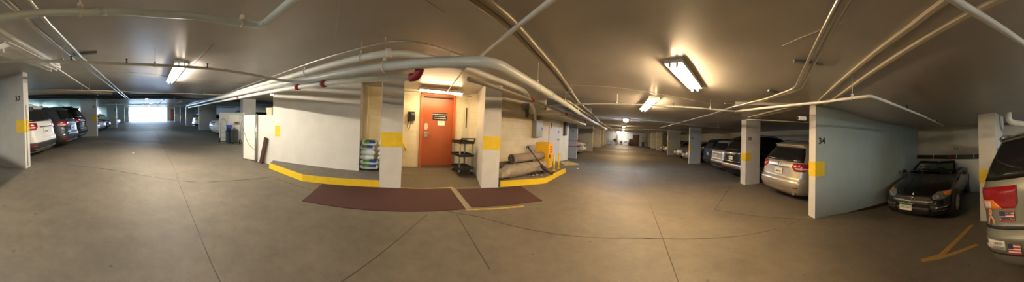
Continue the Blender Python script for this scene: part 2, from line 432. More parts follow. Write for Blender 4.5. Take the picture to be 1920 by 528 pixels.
def mat_obj(poly, label):
    b = B(); b.prism(poly, lambda x, y: zf(x, y) - .004, lambda x, y: zf(x, y) + .010)
    return tag(b.build('floor_mat', M_mat), label, 'floor mat')
mat_obj([Cp(-1.30, 3.15), Cp(0, 3.19), Cp(1.36, 3.13), Cp(1.47, 4.24), Cp(-.1, 4.30), Cp(-1.26, 4.14)], 'long dark red floor mat lying before the left pillar and the yellow curb')
mat_obj([Cp(1.50, 3.17), Cp(2.82, 2.84), Cp(3.10, 3.87), Cp(1.60, 4.18)], 'shorter dark red floor mat lying before the right pillar, beyond the beige line')

# ---------------------------------------------------------------- columns
def column(x, y, az, wid, ln, label, number=None, numface='side+', band=True, m=M_colp, mside=None, h1=None, numsz=.17, numdy=.0, name='concrete_column', bandln=None, numh=1.70, sq=False):
    """front face centred at (x,y), outward normal az; body runs back by ln. side+ = right-hand face seen from the front"""
    n = Vector((math.sin(az), math.cos(az))); r = Vector((-n.y, n.x)) * -1   # r: to the right for someone facing the front from outside
    r = Vector((-math.cos(az), math.sin(az)))
    p = Vector((x, y)); z = zf(x, y)
    root = empty(name, label, 'column', (x, y, z)); root['kind'] = 'thing'
    def P(a, bk, h): q = r * a - n * bk; return (q.x, q.y, h)
    c = [P(-wid / 2, 0, 0)[:2], P(wid / 2, 0, 0)[:2], P(wid / 2, ln, 0)[:2], P(-wid / 2, ln, 0)[:2]]
    def zb(a, b_): return zf(a + x, b_ + y) - z - .02
    def zt(a, b_): return zc(a + x, b_ + y) - z + .02
    b = B(); b.prism(c, zb, zt)
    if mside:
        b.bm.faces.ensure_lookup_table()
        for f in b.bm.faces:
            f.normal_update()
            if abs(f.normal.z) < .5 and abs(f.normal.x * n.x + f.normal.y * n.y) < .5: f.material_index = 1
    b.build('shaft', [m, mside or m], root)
    e = .004
    if band:
        bl = bandln if bandln else ln
        for sgn in ([0] if not bandln else [0]):
            cc = [P(-wid / 2 - e, -e, 0)[:2], P(wid / 2 + e, -e, 0)[:2], P(wid / 2 + e, bl, 0)[:2], P(-wid / 2 - e, bl, 0)[:2]]
            B().prism(cc, .87, 1.18).build('yellow_band', M_yellow, root)
    if number:
        if numface == 'side+': fa = az + PI / 2; base = P(wid / 2 + e / 2, .17 + numdy, numh)
        elif numface == 'side-': fa = az - PI / 2; base = P(-wid / 2 - e / 2, .17 + numdy, numh)
        nn = {'side+': r, 'side-': -r}[numface]
        faz = math.atan2(nn.x, nn.y)
        text(number, numsz, face_M(base, faz), M_black, root, 'stencilled_number', bold=.004)
    return root
# azimuths: faces looking into the left aisle from the south row / north row, and the same for the right aisle
azLs = math.atan2(-.208, .978); azLn = azLs + PI
azRe = math.atan2(-.857, .515); azRw = azRe + PI
def colL(s, n, south, label, **k):
    p = Lp(s, n); return column(*p, azLs if south else azLn, .22, k.pop('ln', .95), label, **k)
def colR(s, n, east, label, **k):
    p = Rp(s, n); return column(*p, azRe if east else azRw, k.pop('wid', .24), k.pop('ln', .80), label, **k)
G_S = 'side'
colL(4.28, -2.78, True, 'white partition column marked 37 with yellow band, nearest on the left', number='37', numface='side-', ln=1.9, mside=M_colgrey, bandln=.24)
colL(11.66, -2.78, True, 'white column marked 40 with yellow band, behind the parked suvs', number='40', numface='side-', mside=M_colgrey, bandln=.25)
colL(19.9, -2.78, True, 'white column marked 43 with yellow band, next beyond the one marked 40', number='43', numface='side-', mside=M_colgrey, bandln=.25)
colL(27.6, -2.78, True, 'white column with yellow band, second from the bright exit on its left side', number='46', numface='side-', mside=M_colgrey, bandln=.25)
colL(33.9, -2.78, True, 'white column with yellow band standing closest to the left of the bright exit', number='49', numface='side-', mside=M_colgrey, bandln=.25)
colL(17.4, 4.6, False, 'dark-sided column with bright edge right of the exit, beside the white hatchback', number='54', numface='side+', mside=M_colgrey, bandln=.25, ln=1.6)
colL(23.1, 4.6, False, 'column with yellow band, second in the row right of the exit', number='51', numface='side+', mside=M_colgrey, bandln=.25)
colL(27.0, 4.6, False, 'column with yellow band, third in the row right of the exit', number='50', numface='side+', mside=M_colgrey, bandln=.25)
colL(32.5, 4.6, False, 'column with yellow band nearest the small orange door at the exit', number='48', numface='side+', bandln=.25)
column(*Lp(11.15, 5.6), azLn, .35, .9, 'broad white column rising behind the white partition and hand trucks', band=False, m=M_wall)
colR(6.50, 4.30, True, 'white column marked 33 with yellow band, between the champagne crossover and the black suv', number='33', numface='side+', wid=.34, ln=.66, bandln=.24)
colR(13.2, 4.4, True, 'lilac-edged column with yellow band beyond the blue minivan', number='30', numface='side+', mside=M_colgrey, bandln=.1)
colR(20.0, 4.4, True, 'slim column with yellow band, next past the lilac-edged one on the right', number='27', numface='side+', mside=M_colgrey, bandln=.1, ln=1.3)
colR(27.0, 4.4, True, 'column with yellow stripe, third before the far wall on the right side', number='24', numface='side+', bandln=.1)
colR(32.4, 4.4, True, 'column second nearest the far wall on the right side', number='21', numface='side+', bandln=.1)
colR(36.2, 4.4, True, 'column nearest the far wall on the right side', number='19', numface='side+', bandln=.1)
c13 = colR(12.6, -2.85, False, 'grey partition column with red horizontal bars and a bright front edge', number='11', numface='side-', mside=M_colgrey, band=False, ln=2.2, numdy=.1)
colR(19.2, -2.85, False, 'grey column right behind the red barred one on the left of the right aisle', number='14', numface='side-', mside=M_colgrey, bandln=.1, ln=1.9)
colR(26.2, -2.85, False, 'yellowish column, third on the left of the right aisle', number='17', numface='side-', bandln=.1, ln=1.4)
colR(30.0, -2.85, False, 'yellowish column, fourth on the left of the right aisle', bandln=.1)
colR(33.8, -2.85, False, 'yellowish column, last on the left before the far wall', bandln=.1)
# partition 34 and pillar 35 on the right
d34 = Vector((7.85 - 4.45, -3.35 - .4)); az34b = math.atan2(d34.x, d34.y)
column(4.465, .50, az34b + PI, .235, 5.0, 'long green-grey partition wall marked 34 with yellow band at its end, beside the black convertible', number='34', numface='side+', mside=M_green, bandln=.26, name='partition_wall', numh=1.62, numsz=.19)
column(3.56, -3.22, math.radians(-30), .42, .85, 'white pillar marked 35 with yellow band, behind the grey-green minivan', number='35', numface='side+', bandln=.24, mside=M_wall, numh=1.60, numdy=-.02)
# the two pillars of the entrance
column(*Cp(.165, 4.34), AZ_C + PI / 2 + math.radians(-2), .455, .95, 'white pillar with wide yellow band left of the orange door, beside the sacks', name='entrance_pillar', bandln=.012)
column((-.64 - .26) / 2, 4.70, math.radians(72) + PI / 2, .40, 1.15, 'white pillar with wide yellow band right of the orange door, beside the carpet rolls', name='entrance_pillar', bandln=.012)

# ---------------------------------------------------------------- fluorescent fixtures
WARM = (1.0, .70, .38); NEUT = (1.0, .89, .73); COOL = (.62, .78, 1.0)
def lamp(p0, p1, label, col=WARM, power=30, lit=True, wd=.16, group=None, drop=.0, hang=False):
    """twin-tube batten under the slab from p0 to p1 (xy); drop lowers it"""
    a = Vector((*p0, zc(*p0) - drop)); c = Vector((*p1, zc(*p1) - drop)); mid = (a + c) / 2; d = (c - a); Ln = d.length; d.normalize()
    up = Vector((0, 0, 1)); r = d.cross(up).normalized(); u2 = r.cross(d)
    M = Matrix(((r.x, d.x, u2.x, mid.x), (r.y, d.y, u2.y, mid.y), (r.z, d.z, u2.z, mid.z), (0, 0, 0, 1)))
    root = empty('fluorescent_light', label, 'ceiling light', M=M, group=group)
    b = B(); b.prism([(-wd * .75, -Ln / 2), (wd * .75, -Ln / 2), (wd * .75, Ln / 2), (-wd * .75, Ln / 2)], -.055, .004)
    h = b.build('housing', M_white, None); h.parent = root
    for s in (-1, 1):
        for e in (-1, 1):
            h = B().box((s * wd * .3, e * (Ln / 2 - .015), -.075), (.028, .022, .06)).build('lamp_holder', M_white, None); h.parent = root
    name = 'tube_%d_%s' % (int(power), '%.2f%.2f' % col[1:])
    m = mat(name, (.8, .8, .8), .4, emit=col, estr=power * LAMP) if lit else mat('unlit_tube', (.75, .74, .70), .3)
    for s in (-1, 1):
        h = B().cone((s * wd * .3, -Ln / 2 + .03, -.082), (s * wd * .3, Ln / 2 - .03, -.082), .016, seg=10).build('tube', m, None); h.parent = root
    if hang:
        for e in (-.4, .4):
            h = B().cone((0, e * Ln, 0), (0, e * Ln, drop), .004, seg=6).build('hanger_rod', M_cond, None); h.parent = root
    return root
lamp((-3.72, -.12), (-6.14, -.54), 'long lit twin tube light on the left ceiling, before the bright exit', NEUT, 80)
lamp((1.78, 1.83), (2.71, 2.22), 'nearest lit twin tube light, tilted on the right ceiling', WARM, 92)
lamp((2.85, 3.49), (3.53, 4.8), 'second lit twin tube light on the right ceiling, above the thin cross pipe', WARM, 80)
lamp(Rp(9.2, .1), Rp(10.6, .1), 'small bluish lit tube light, third along the right aisle', (.80, .85, 1.0), 70)
lamp(Rp(15.6, .0), Rp(16.9, .0), 'distant lit tube light, fourth along the right aisle', WARM, 100)
lamp(Rp(22, .0), Rp(23.4, .0), 'distant lit tube light, fifth along the right aisle', WARM, 110)
lamp(Rp(29, .0), Rp(30.4, .0), 'distant lit tube light, sixth along the right aisle', WARM, 110)
lamp(Rp(36.3, -1.2), Rp(36.3, .6), 'farthest tube light lighting the far white wall behind the stored things', (1, .95, .85), 60)
lamp(Lp(13.2, .1), Lp(14.6, .1), 'bluish lit tube light among the ducts of the left aisle', COOL, 60)
lamp(Lp(21, .5), Lp(22.4, .5), 'distant lit tube light deeper in the left aisle', COOL, 60)
lamp(Lp(29, .5), Lp(30.4, .5), 'farthest lit tube light before the bright exit', COOL, 60)
lamp((-8.05, 3.35), (-7.6, 4.75), 'lit tube light behind the low white wall and plastic bin', (1, .93, .78), 75)
lamp(Cp(.82, 5.10), Cp(1.98, 5.10), 'lit tube light hanging in front of the orange door', (1.0, .74, .40), 26, drop=.06, hang=True)
lamp((-1.62, -2.08), (-3.82, -2.88), 'unlit white batten light above the column marked 37', lit=False, wd=.22)
lamp((.9, -3.6), (-.6, -3.9), 'unseen twin tube light added behind the camera as fill, over the minivan stalls', (1, .90, .74), 120)  # out-of-view fill fixture, added to raise the ambient light from behind the camera

# ---------------------------------------------------------------- ceiling pipes
def ring(b, p, d, r, wdt=.03):
    p = Vector(p); d = Vector(d).normalized(); b.cone(p - d * wdt / 2, p + d * wdt / 2, r, seg=14)
def pipe(name, label, pts, r, m, hang=(), coup=(), cat='pipe', seg=14, fillet=.12, sprk=(), joints=(), elbow=None):
    pts = [Vector(p) for p in pts]
    root = empty(name, label, cat, tuple(pts[0])); off = -pts[0]
    rel = [p + off for p in pts]
    B().tube(rel, r, seg=seg, fillet=fillet).build('pipe_run', m, root)
    L = [0]
    for a, c in zip(rel[:-1], rel[1:]): L.append(L[-1] + (c - a).length)
    def at(t):
        s = t * L[-1]
        for i in range(len(L) - 1):
            if s <= L[i + 1] + 1e-6:
                q = rel[i] + (rel[i + 1] - rel[i]) * ((s - L[i]) / (L[i + 1] - L[i])); return q, (rel[i + 1] - rel[i]).normalized()
        return rel[-1], (rel[-1] - rel[-2]).normalized()
    for t in hang:
        q, d = at(t); wq = q - off; zt = zc(wq.x, wq.y) + off.z
        b = B(); ring(b, q, d, r * 1.12 + .003, .022); b.cone((q.x, q.y, q.z + r), (q.x, q.y, zt), .005, seg=6); b.box((q.x, q.y, q.z + r * 1.3 + .01), (.03, .03, .03))
        b.build('pipe_hanger', M_pipe, root)
    for t in joints:
        q, d = at(t); b = B(); ring(b, q, d, r * 1.2, .05); b.build('pipe_joint', m, root)
    for t in coup:
        q, d = at(t); b = B(); ring(b, q, d, r * 1.45, .07); b.box(tuple(q + Vector((0, 0, r * 1.2))), (.035, .035, r * 1.2)); b.cone(q - d.cross(Vector((0, 0, 1))) * r * 2.1, q + d.cross(Vector((0, 0, 1))) * r * 2.1, .012, seg=8)
        b.build('red_coupling', M_redc, root)
    for t in sprk:
        q, d = at(t); b = B(); b.cone((q.x, q.y, q.z), (q.x, q.y, q.z + r + .05), .010, seg=8); b.cone((q.x, q.y, q.z + r + .05), (q.x, q.y, q.z + r + .055), .020, seg=10)
        b.cone((q.x, q.y, q.z + r * .2), (q.x, q.y, q.z + r * 1.6), r * .9, r * .7, seg=10)
        b.build('sprinkler_head', M_black, root)
    if elbow: elbow(root, off)
    return root
pipe('ceiling_pipe', 'fat pale sprinkler pipe crossing the top left corner with an elbow', [(-.35, -1.75, 2.1), (-.92, -1.10, 2.1), (-1.25, -.66, 2.1), (-1.45, -.2, 2.1), (-1.54, .30, 2.1), (-1.54, .56, 2.1), (-1.02, .62, 2.1), (-.4, .66, 2.1)], .023, M_pipeblue, hang=(.36, .66), joints=(.40, .715), fillet=.07)
pipe('ceiling_pipe', 'grey sprinkler branch pipe curving across the left ceiling to a red coupling', [(-1.1, -2.35, 2.1), (-1.55, -1.95, 2.13), (-2.3, -1.66, 2.20), (-2.92, -1.15, 2.23), (-3.15, -.35, 2.2), (-3.2, .25, 2.17), (-3.3, .85, 2.15), (-3.45, 1.7, 2.1), (-2.45, 1.93, 1.96)], .021, M_pipebig, hang=(.24, .47), sprk=(.26, .60, .40), coup=(.985,), fillet=.5)
for k, (dy, lab) in enumerate(((0, 'shiny metal conduit running into the left aisle, left of its twin'), (.14, 'shiny metal conduit running into the left aisle, right of its twin'))):
    pipe('metal_conduit', lab, [(-.35, -.80 - .1 + dy, 2.22), (-1.42, -1.27 + dy, 2.24), (-2.95, -1.78 + dy, 2.40), (-7.2, -2.75 + dy, 2.62), (-12, -3.7 + dy, 2.75)], .022, M_cond, seg=10)
b = B(); b.box((-3.2, -1.72, 0), (.06, .42, .035), rot=.3); o = b.build('conduit_strut', M_grey); o.location = (0, 0, zc(-3.2, -1.7) - .03); tag(o, 'short grey steel strut holding the twin conduits on the left ceiling', 'bracket')
pipe('ceiling_pipe', 'pale pipe sloping from the left edge towards the column marked 37', [(-.75, -1.25, 2.12), (-1.53, -1.52, 2.17), (-2.75, -1.98, 2.32)], .030, M_pipe)
pipe('ceiling_pipe', 'thin cream pipe continuing over the white suv bays', [(-1.35, -1.62, 2.2), (-2.75, -2.12, 2.34), (-5.6, -3.1, 2.5), (-9, -4.2, 2.65)], .012, M_pipe, hang=(.7,))
def Lz(s, n, h): q = Lp(s, n); return (*q, zf(*q) + h)
def Rz(s, n, h): q = Rp(s, n); return (*q, zf(*q) + h)
pipe('ceiling_pipe', 'thin cream pipe crossing the whole left aisle', [(-3.9, -5.3, 2.44), (-6.57, -3.57, 2.52), (-8.35, -1.7, 2.53), (-8.35, 1.0, 2.42), (-7.9, 2.6, 2.36)], .020, M_pipetan, fillet=.6, hang=(.3, .6, .8), sprk=(.5,))
pipe('ceiling_pipe', 'thick brown pipe ending halfway across the left aisle', [(-4.4, -6.4, 2.50), (-8.5, -3.3, 2.62)], .065, M_pipetan)
for i, (s, h, r, m, lab) in enumerate(((12.0, 2.22, .06, M_bluepipe, 'dark blue-grey pipe crossing the left aisle, nearest of the dark ones'), (12.6, 2.25, .07, M_bluepipe, 'dark blue-grey pipe crossing the left aisle, behind the nearest dark one'),
        (16.5, 2.12, .035, M_pipe, 'pale pipe crossing the left aisle beyond the dark pipes'), (20.5, 2.12, .03, M_pipe, 'pale pipe crossing the middle of the left aisle'), (26.5, 2.14, .03, M_pipe, 'pale pipe crossing the left aisle close to the exit'))):
    pipe('cross_pipe', lab, ([Lz(s - 5.2, -7.9, h + .10), Lz(s, -2.4, h), Lz(s, 9.5, h)] if i < 2 else [Lz(s, -8, h), Lz(s, 9.5, h)]), r, m, hang=(.45, .6), fillet=.5)
o = B().prism([Lp(6.3, -7.9), Lp(11.2, -2.4), Lp(11.2, 9), Lp(11.9, 9), Lp(11.9, -2.6), Lp(7.1, -8.0)], lambda x, y: zf(x, y) + 2.27, lambda x, y: zf(x, y) + 2.35).build('ventilation_duct', M_bluepipe)
tag(o, 'flat dark duct spanning the left aisle under the slab', 'duct')
for k, (n0, lab) in enumerate(((1.2, 'pale pipe running along the left aisle ceiling towards the exit, left one'), (2.3, 'pale pipe running along the left aisle ceiling towards the exit, right one'))):
    pipe('aisle_pipe', lab, [Lz(13, n0, 2.15), Lz(36, n0 + .2, 2.15)], .035, M_pipe)

# bundle that bends round the core
pipe('ceiling_conduit', 'thin grey conduit on the slab bending round the core, topmost of the bundle', [(-15, .15, 2.66), (-9.45, 1.30, 2.45), (-3.48, 1.76, 2.29), (-1.13, 1.90, 2.27), (-.45, 2.88, 2.27), (.3, 4.15, 2.25), (2.6, 7.7, 2.08), (6.8, 14.6, 1.9)], .013, M_cond, seg=10, fillet=.3, hang=(.55,))
pipe('ceiling_pipe', 'medium white pipe under the slab bending round the core and down to the electrical boxes', [(-15, .0, 2.55), (-9.45, 1.25, 2.38), (-3.50, 1.80, 2.19), (-1.22, 1.90, 2.15), (-.70, 2.60, 2.15), (.22, 4.15, 2.15), (.50, 5.7, 2.13), (.72, 6.6, 1.95), (.80, 7.2, 1.75)], .043, M_pipe, hang=(.62, .68, .74), joints=(.7, .93), fillet=.3)
def big_elbow(root, off):
    b = B(); b.tube([Vector((-1.14, 2.07, 1.90)) + off, Vector((-1.05, 2.06, 1.90)) + off, Vector((-1.0, 2.03, 1.98)) + off], .047, fillet=.06); b.build('red_elbow', M_redc, root)
pipe('main_pipe', 'fattest white pipe across the centre, bending above the right pillar', [(-15, -.1, 2.45), (-6.96, 1.22, 2.18), (-2.56, 1.85, 2.03), (-.20, 2.0, 2.0), (1.22, 4.62, 2.0), (2.6, 7.05, 1.92), (8, 16.1, 1.72)], .056, M_pipebig, hang=(.44, .515, .57, .62), joints=(.535,), fillet=.17)
pipe('branch_pipe', 'white pipe below the fat one ending in a red elbow by the left pillar', [(-15, .0, 2.32), (-6.23, 1.41, 2.05), (-2.42, 1.87, 1.93), (-1.13, 2.06, 1.90)], .036, M_pipe, coup=(.905, .86, .66), elbow=big_elbow)
pipe('branch_pipe', 'tan pipe with red couplings running above the carpet rolls into the right aisle', [(-.62, 2.75, 2.02), (.30, 4.35, 2.02), (1.45, 6.1, 1.95), (3.4, 9.0, 1.84), (8.4, 17, 1.68)], .034, M_pipetan, coup=(.12, .26, .42), fillet=.2)
pipe('branch_pipe', 'second tan pipe beside the duct, right of the red couplings', [(.6, 3.9, 2.12), (2.3, 7.0, 2.02), (8.6, 17.2, 1.8)], .030, M_pipetan)
pipe('branch_pipe', 'third tan pipe running into the right aisle close to the dark conduit', [(1.3, 4.9, 2.14), (2.9, 7.3, 2.0), (9.3, 17.6, 1.8)], .026, M_pipetan, hang=(.2,))
pipe('drop_pipe', 'white pipe slanting down from the top centre to the fat pipe', [(.42, .75, 2.12), (.07, 1.37, 2.10), (-.36, 2.12, 2.1)], .017, M_pipe, seg=10)
pipe('drop_pipe', 'thin cream pipe slanting to the light before the orange door', [(-.50, 2.3, 2.12), (-.70, 2.72, 2.12), (-1.45, 4.35, 2.12), (-1.6, 4.62, 2.12)], .012, M_pipe, seg=10, sprk=(.99,))
pipe('wall_conduit', 'thin cream conduit crossing above the lit tube near the orange door', [(*Cp(.30, 5.0), 2.18), (*Cp(2.2, 5.0), 2.18)], .010, M_pipe, seg=8, hang=(.3, .8))
for k, (dx, lab) in enumerate(((0, 'dark steel conduit slanting from the top centre into the right aisle, left of the pair'), (.075, 'dark steel conduit slanting from the top centre into the right aisle, right of the pair'))):
    pipe('steel_conduit', lab, [(-.62 + dx, .85, 2.22), (-.12 + dx, 1.62, 2.22), (.56 + dx, 2.95, 2.22), (1.62 + dx, 5.2, 2.17), (2.75 + dx, 7.0, 2.06), (3.6 + dx, 8.3, 1.95)], .032, M_dull, hang=(.42, .8))
pipe('cross_pipe', 'thin cream pipe crossing the right aisle to the champagne crossover bay', [(.85, 6.35, 2.10), (1.39, 5.38, 2.09), (2.07, 4.46, 2.07), (2.66, 3.72, 2.03), (3.28, 2.75, 1.97), (3.80, 2.02, 1.92)], .018, M_pipe, hang=(.05, .5, .9), fillet=.2, sprk=(.75,))
pipe('stall_pipe', 'cream pipe passing in front of the wall marked 34 and turning into its bay', [(3.80, 2.02, 1.92), (3.32, 1.05, 1.90), (2.97, .21, 1.90), (2.40, -.42, 1.88), (3.7, -1.65, 1.83), (5.6, -3.25, 1.77)], .020, M_pipe, hang=(.36, .82), joints=(.455,), fillet=.06, sprk=(.55, .86))
pipe('ceiling_pipe', 'fat pale pipe cutting across the top right corner', [(.74, -.15, 2.06), (.83, -.6, 2.04), (.84, -1.15, 2.0), (.80, -1.6, 1.99)], .022, M_pipe)
for k, (d, lab) in enumerate(((0, 'shiny metal conduit bending across the right ceiling, outer of the two'), (-.07, 'shiny metal conduit bending across the right ceiling, inner of the two'))):
    pipe('metal_conduit', lab, [(.6, -.30 - d, 2.19), (1.15, -.10 - d, 2.19), (1.67, .08 - d, 2.18), (2.90 + d, .50 - d, 2.08), (3.30 + d, 1.14, 2.03), (3.78 + d, 2.05, 2.0), (4.6 + d, 3.15, 1.98), (8.9, 10.3, 1.86)], .018, M_cond, seg=10, fillet=.15)
for x, y, a, lab in ((2.35, .32, .4, 'short grey strut under the twin conduits near the top right'), (3.3, 1.0, 1.1, 'short grey strut under the conduits before the wall marked 34'), (3.95, 2.2, 1.0, 'short grey strut under the conduits near the column marked 33')):
    o = B().box((0, 0, 0), (.05, .34, .03), rot=a).build('conduit_strut', M_grey); o.location = (x, y, zc(x, y) - .02); tag(o, lab, 'bracket')
pipe('cross_pipe', 'thin cream pipe crossing the right aisle under the second light', [Rz(8.3, -2.8, 2.16), Rz(8.3, 4.9, 2.16)], .018, M_pipe, hang=(.5, .9), sprk=(.72,))
pipe('cross_pipe', 'thin pipe crossing the right aisle, next beyond the one under the second light', [Rz(14, -2.8, 2.16), Rz(14, 8, 2.16)], .022, M_pipe, hang=(.5,))
pipe('cross_pipe', 'thin pipe crossing the right aisle far down', [Rz(21, -2.8, 2.16), Rz(21, 8, 2.16)], .025, M_pipe, hang=(.5,))
pipe('branch_pipe', 'short thin cream pipe bending down the right aisle beyond the steel conduits', [Rz(9.6, -2.6, 2.16), Rz(9.6, -1.35, 2.16), Rz(16, -1.35, 2.16)], .018, M_pipe, fillet=.05, hang=(.08,))
pipe('stall_pipe', 'thin pipe in the shadow of the bay beside the wall marked 34', [(5.0, 2.3, 1.87), (6.5, .1, 1.85)], .012, M_pipe)
pipe('corner_pipe', 'fat cream pipe coming down and turning right beside the pillar marked 35', [(3.30, -3.72, 2.02), (3.30, -3.72, 1.72), (2.95, -4.05, 1.64), (1.9, -5.2, 1.52)], .075, M_pipe, fillet=.13, seg=18)
# shallow double bead on the slab from pillar 34
def bead(pts, wd=.035):
    b = B(); P = [Vector(p) for p in pts]
    for p, q in zip(P[:-1], P[1:]):
        k = max(1, int((q - p).length / .4)); d = (q - p).normalized(); nn = Vector((-d.y, d.x)) * wd / 2
        for i in range(k):
            a = p + (q - p) * i / k; c = p + (q - p) * (i + 1) / k
            b.prism([tuple(a - nn), tuple(c - nn), tuple(c + nn), tuple(a + nn)], lambda x, y: zc(x, y) - .028, lambda x, y: zc(x, y) + .01)
    TR[0] += 1; struct(b.build('trim_%d' % TR[0], M_duct))
bead([(.75, -.8), (1.45, -.58), (2.5, -.20), (3.62, .22), (4.4, .45)])
bead([(.75, -1.02), (1.35, -.80), (2.35, -.46), (3.82, .07), (4.4, .25)])
bead([(4.35, .75), (6.2, 2.8)]); bead([(4.6, .75), (6.45, 2.7)])
def seam(pts, wd=.012, m=None):
    b = B(); P = [Vector(p) for p in pts]
    for p, q in zip(P[:-1], P[1:]):
        k = max(1, int((q - p).length / .4)); d = (q - p).normalized(); nn = Vector((-d.y, d.x)) * wd / 2
        for i in range(k):
            a = p + (q - p) * i / k; c = p + (q - p) * (i + 1) / k
            b.prism([tuple(a - nn), tuple(c - nn), tuple(c + nn), tuple(a + nn)], lambda x, y: zc(x, y) - .004, lambda x, y: zc(x, y) + .01)
    TR[0] += 1; struct(b.build('trim_%d' % TR[0], m or M_seam))
M_seam = mat('dark_form_seam', (.20, .18, .155), .7); M_seaml = mat('pale_form_seam', (.55, .52, .46), .6)
seam([Rp(5.6, -2.4), Rp(5.6, 4.3)]); seam([Rp(4.2, -1.9), Rp(4.2, 4.2)], .008, M_seaml); seam([Rp(8.8, -2.6), Rp(8.8, 4.3)], .014); seam([Rp(12, -2.6), Rp(12, 4.3)], .016)
seam([(-1.05, .95), (-1.9, 1.6)], .006, M_seaml); seam([(-.9, 1.0), (-.62, 1.7)], .006); seam([(1.6, -.1), (2.0, .55)], .006, M_seaml); seam([Lp(5.6, -2.4), Lp(5.6, 3.2)], .010); seam([Lp(2.6, .9), Lp(7.5, .95)], .006)
struct(B().prism([(3.84, 2.05), (4.30, .75), (4.52, .72), (4.05, 2.15), (6.3, 4.3), (6.15, 4.45)][:4], lambda x, y: zc(x, y) - .06, lambda x, y: zc(x, y) + .01).build('trim_90', M_ceil))

# ---------------------------------------------------------------- duct and electrical gear on the right core wall
r = empty('air_duct', 'wide cream flat duct under the slab right of the electrical boxes', 'duct')
B().prism([(.50, 7.2), (1.40, 6.15), (3.35, 8.95), (2.45, 9.5)], lambda x, y: zf(x, y) + 1.93, lambda x, y: zf(x, y) + 2.03).build('duct_body', M_duct, r)
for t in (.12, .3, .48, .66, .84):
    a = Vector((1.40, 6.15)).lerp(Vector((3.35, 8.95)), t); c = Vector((.50, 7.2)).lerp(Vector((2.45, 9.5)), t)
    dd = Vector((.571, .82)) * .05
    B().prism([tuple(c), tuple(a), tuple(a + dd), tuple(c + dd)], lambda x, y: zf(x, y) + 1.885, lambda x, y: zf(x, y) + 1.93).build('support_rail', M_duct, r)
B().prism([(.55, 7.0), (1.02, 6.6), (1.10, 6.7), (.63, 7.1)], lambda x, y: zf(x, y) + 2.03, lambda x, y: zf(x, y) + 2.36).build('duct_neck', M_duct, r)
azW = math.radians(44.4) + PI / 2     # outward normal of the wall behind the rolls
wd_ = Vector((math.sin(math.radians(44.4)), math.cos(math.radians(44.4))))
def onwall(t, off):
    p = Vector((-1.0, 5.75)) + Vector((3.1, 3.17)) * t; n = Vector((wd_.y, -wd_.x)); return p + n * off
p = onwall(.60, .10); M = face_M((p.x, p.y, 1.44), azW)
r = empty('electrical_panel', 'tall grey electrical cabinet on the block wall above the yellow cabinet', 'electrical box', M=M)
h = B().box((0, 0, 0), (.42, .64, .2), bev=.006).build('housing', M_grey); h.parent = r
h = B().box((0, 0, .104), (.37, .58, .012), bev=.003).build('door', mat('grey_door_paint', (.36, .38, .38), .4)); h.parent = r
h = B().box((.15, 0, .115), (.02, .07, .02)).build('latch', M_black); h.parent = r
p = onwall(.53, .12); M = face_M((p.x, p.y, 2.08), azW)
r = empty('junction_box', 'square tan junction box high on the block wall, left of the duct', 'electrical box', M=M)
h = B().box((0, 0, 0), (.36, .34, .2), bev=.006).build('housing', mat('tan_box', (.40, .36, .27), .45)); h.parent = r
h = B().box((0, 0, .105), (.32, .30, .01)).build('cover', mat('tan_cover', (.45, .41, .31), .45)); h.parent = r
p = onwall(.44, .09); M = face_M((p.x, p.y, 2.16), azW)
r = empty('junction_box', 'small dark box with wires at the top of the block wall', 'electrical box', M=M)
h = B().box((0, 0, 0), (.22, .22, .15), bev=.006).build('housing', M_grey); h.parent = r
b = B()
for k in range(5): b.tube([(-.08 + k * .04, -.1, .05), (-.07 + k * .04, -.22, .09), (-.02 + k * .03, -.36, .04)], .007, seg=6, fillet=.05)
h = b.build('wire_bundle', M_black); h.parent = r
for k, (t, z0, z1, lab) in enumerate(((.50, 1.78, 2.30, 'bent grey conduit left of the tall electrical cabinet'), (.57, 1.75, 1.95, 'short grey conduit linking the electrical boxes'), (.64, 1.75, 2.36, 'straight grey conduit right of the tan junction box'))):
    p = onwall(t, .05); q = onwall(t - .02, .22)
    pipe('conduit', lab, [(p.x, p.y, z0), (p.x, p.y, (z0 + z1) / 2), (q.x, q.y, z1)], .020, M_cond, seg=10, fillet=.08)
# plain service door in the core wall
p = onwall(.895, .012); zz = zf(p.x, p.y)
r = struct(B().box((0, 0, 0), (.78, .05, 2.02)).build('door_2', M_wall)); r.location = (p.x, p.y, zz + 1.06); r.rotation_euler = (0, 0, PI / 2 - math.radians(44.4)); 
h = B().cone((.28, -.03, -.02), (.28, -.10, -.02), .025).box((.22, -.09, -.02), (.14, .02, .03)).build('door_handle', M_steel, r)
h = B().box((.32, -.03, .30), (.10, .02, .10)).build('warning_plate', M_grey, r)
h = B().box((-.30, -.03, .55), (.05, .02, .22)).build('hinge', M_brown, r)
p = Vector((2.10, 8.92)).lerp(Vector((2.92, 10.30)), .45) + Vector((.86, -.51)) * .05; M = face_M((p.x, p.y, 1.55), math.atan2(.86, -.51))
r = empty('breaker_panel', 'dark grey panel box on the pale wall before the red banded column', 'electrical box', M=M)
h = B().box((0, 0, 0), (.36, .75, .1), bev=.006).build('housing', mat('dark_grey_box', (.07, .07, .065), .5)); h.parent = r
h = B().box((0, 0, .055), (.31, .68, .01)).build('cover', mat('dark_grey_cover', (.10, .10, .09), .5)); h.parent = r
# red guard bars on the barred column
q = Rp(12.48, -2.9)
for k, h_ in enumerate((.78, 1.12)):
    root = empty('red_guard_bar', ['lower', 'upper'][k] + ' red horizontal bar on the grey partition column', 'guard bar')
    a = Rp(12.47, -2.75); c = Rp(12.47, -4.75); zz = zf(*a)
    B().tube([(*a, zz + h_), (*c, zz + h_)], .018, seg=8).build('bar', mat('red_bar_paint', (.45, .04, .015), .5), root)
    B().box((*Rp(12.6, -2.83), zz + h_), (.33, .12, .09), rot=-AZ_R).build('end_clamp', mat('red_bar_paint', (.45, .04, .015), .5), root)

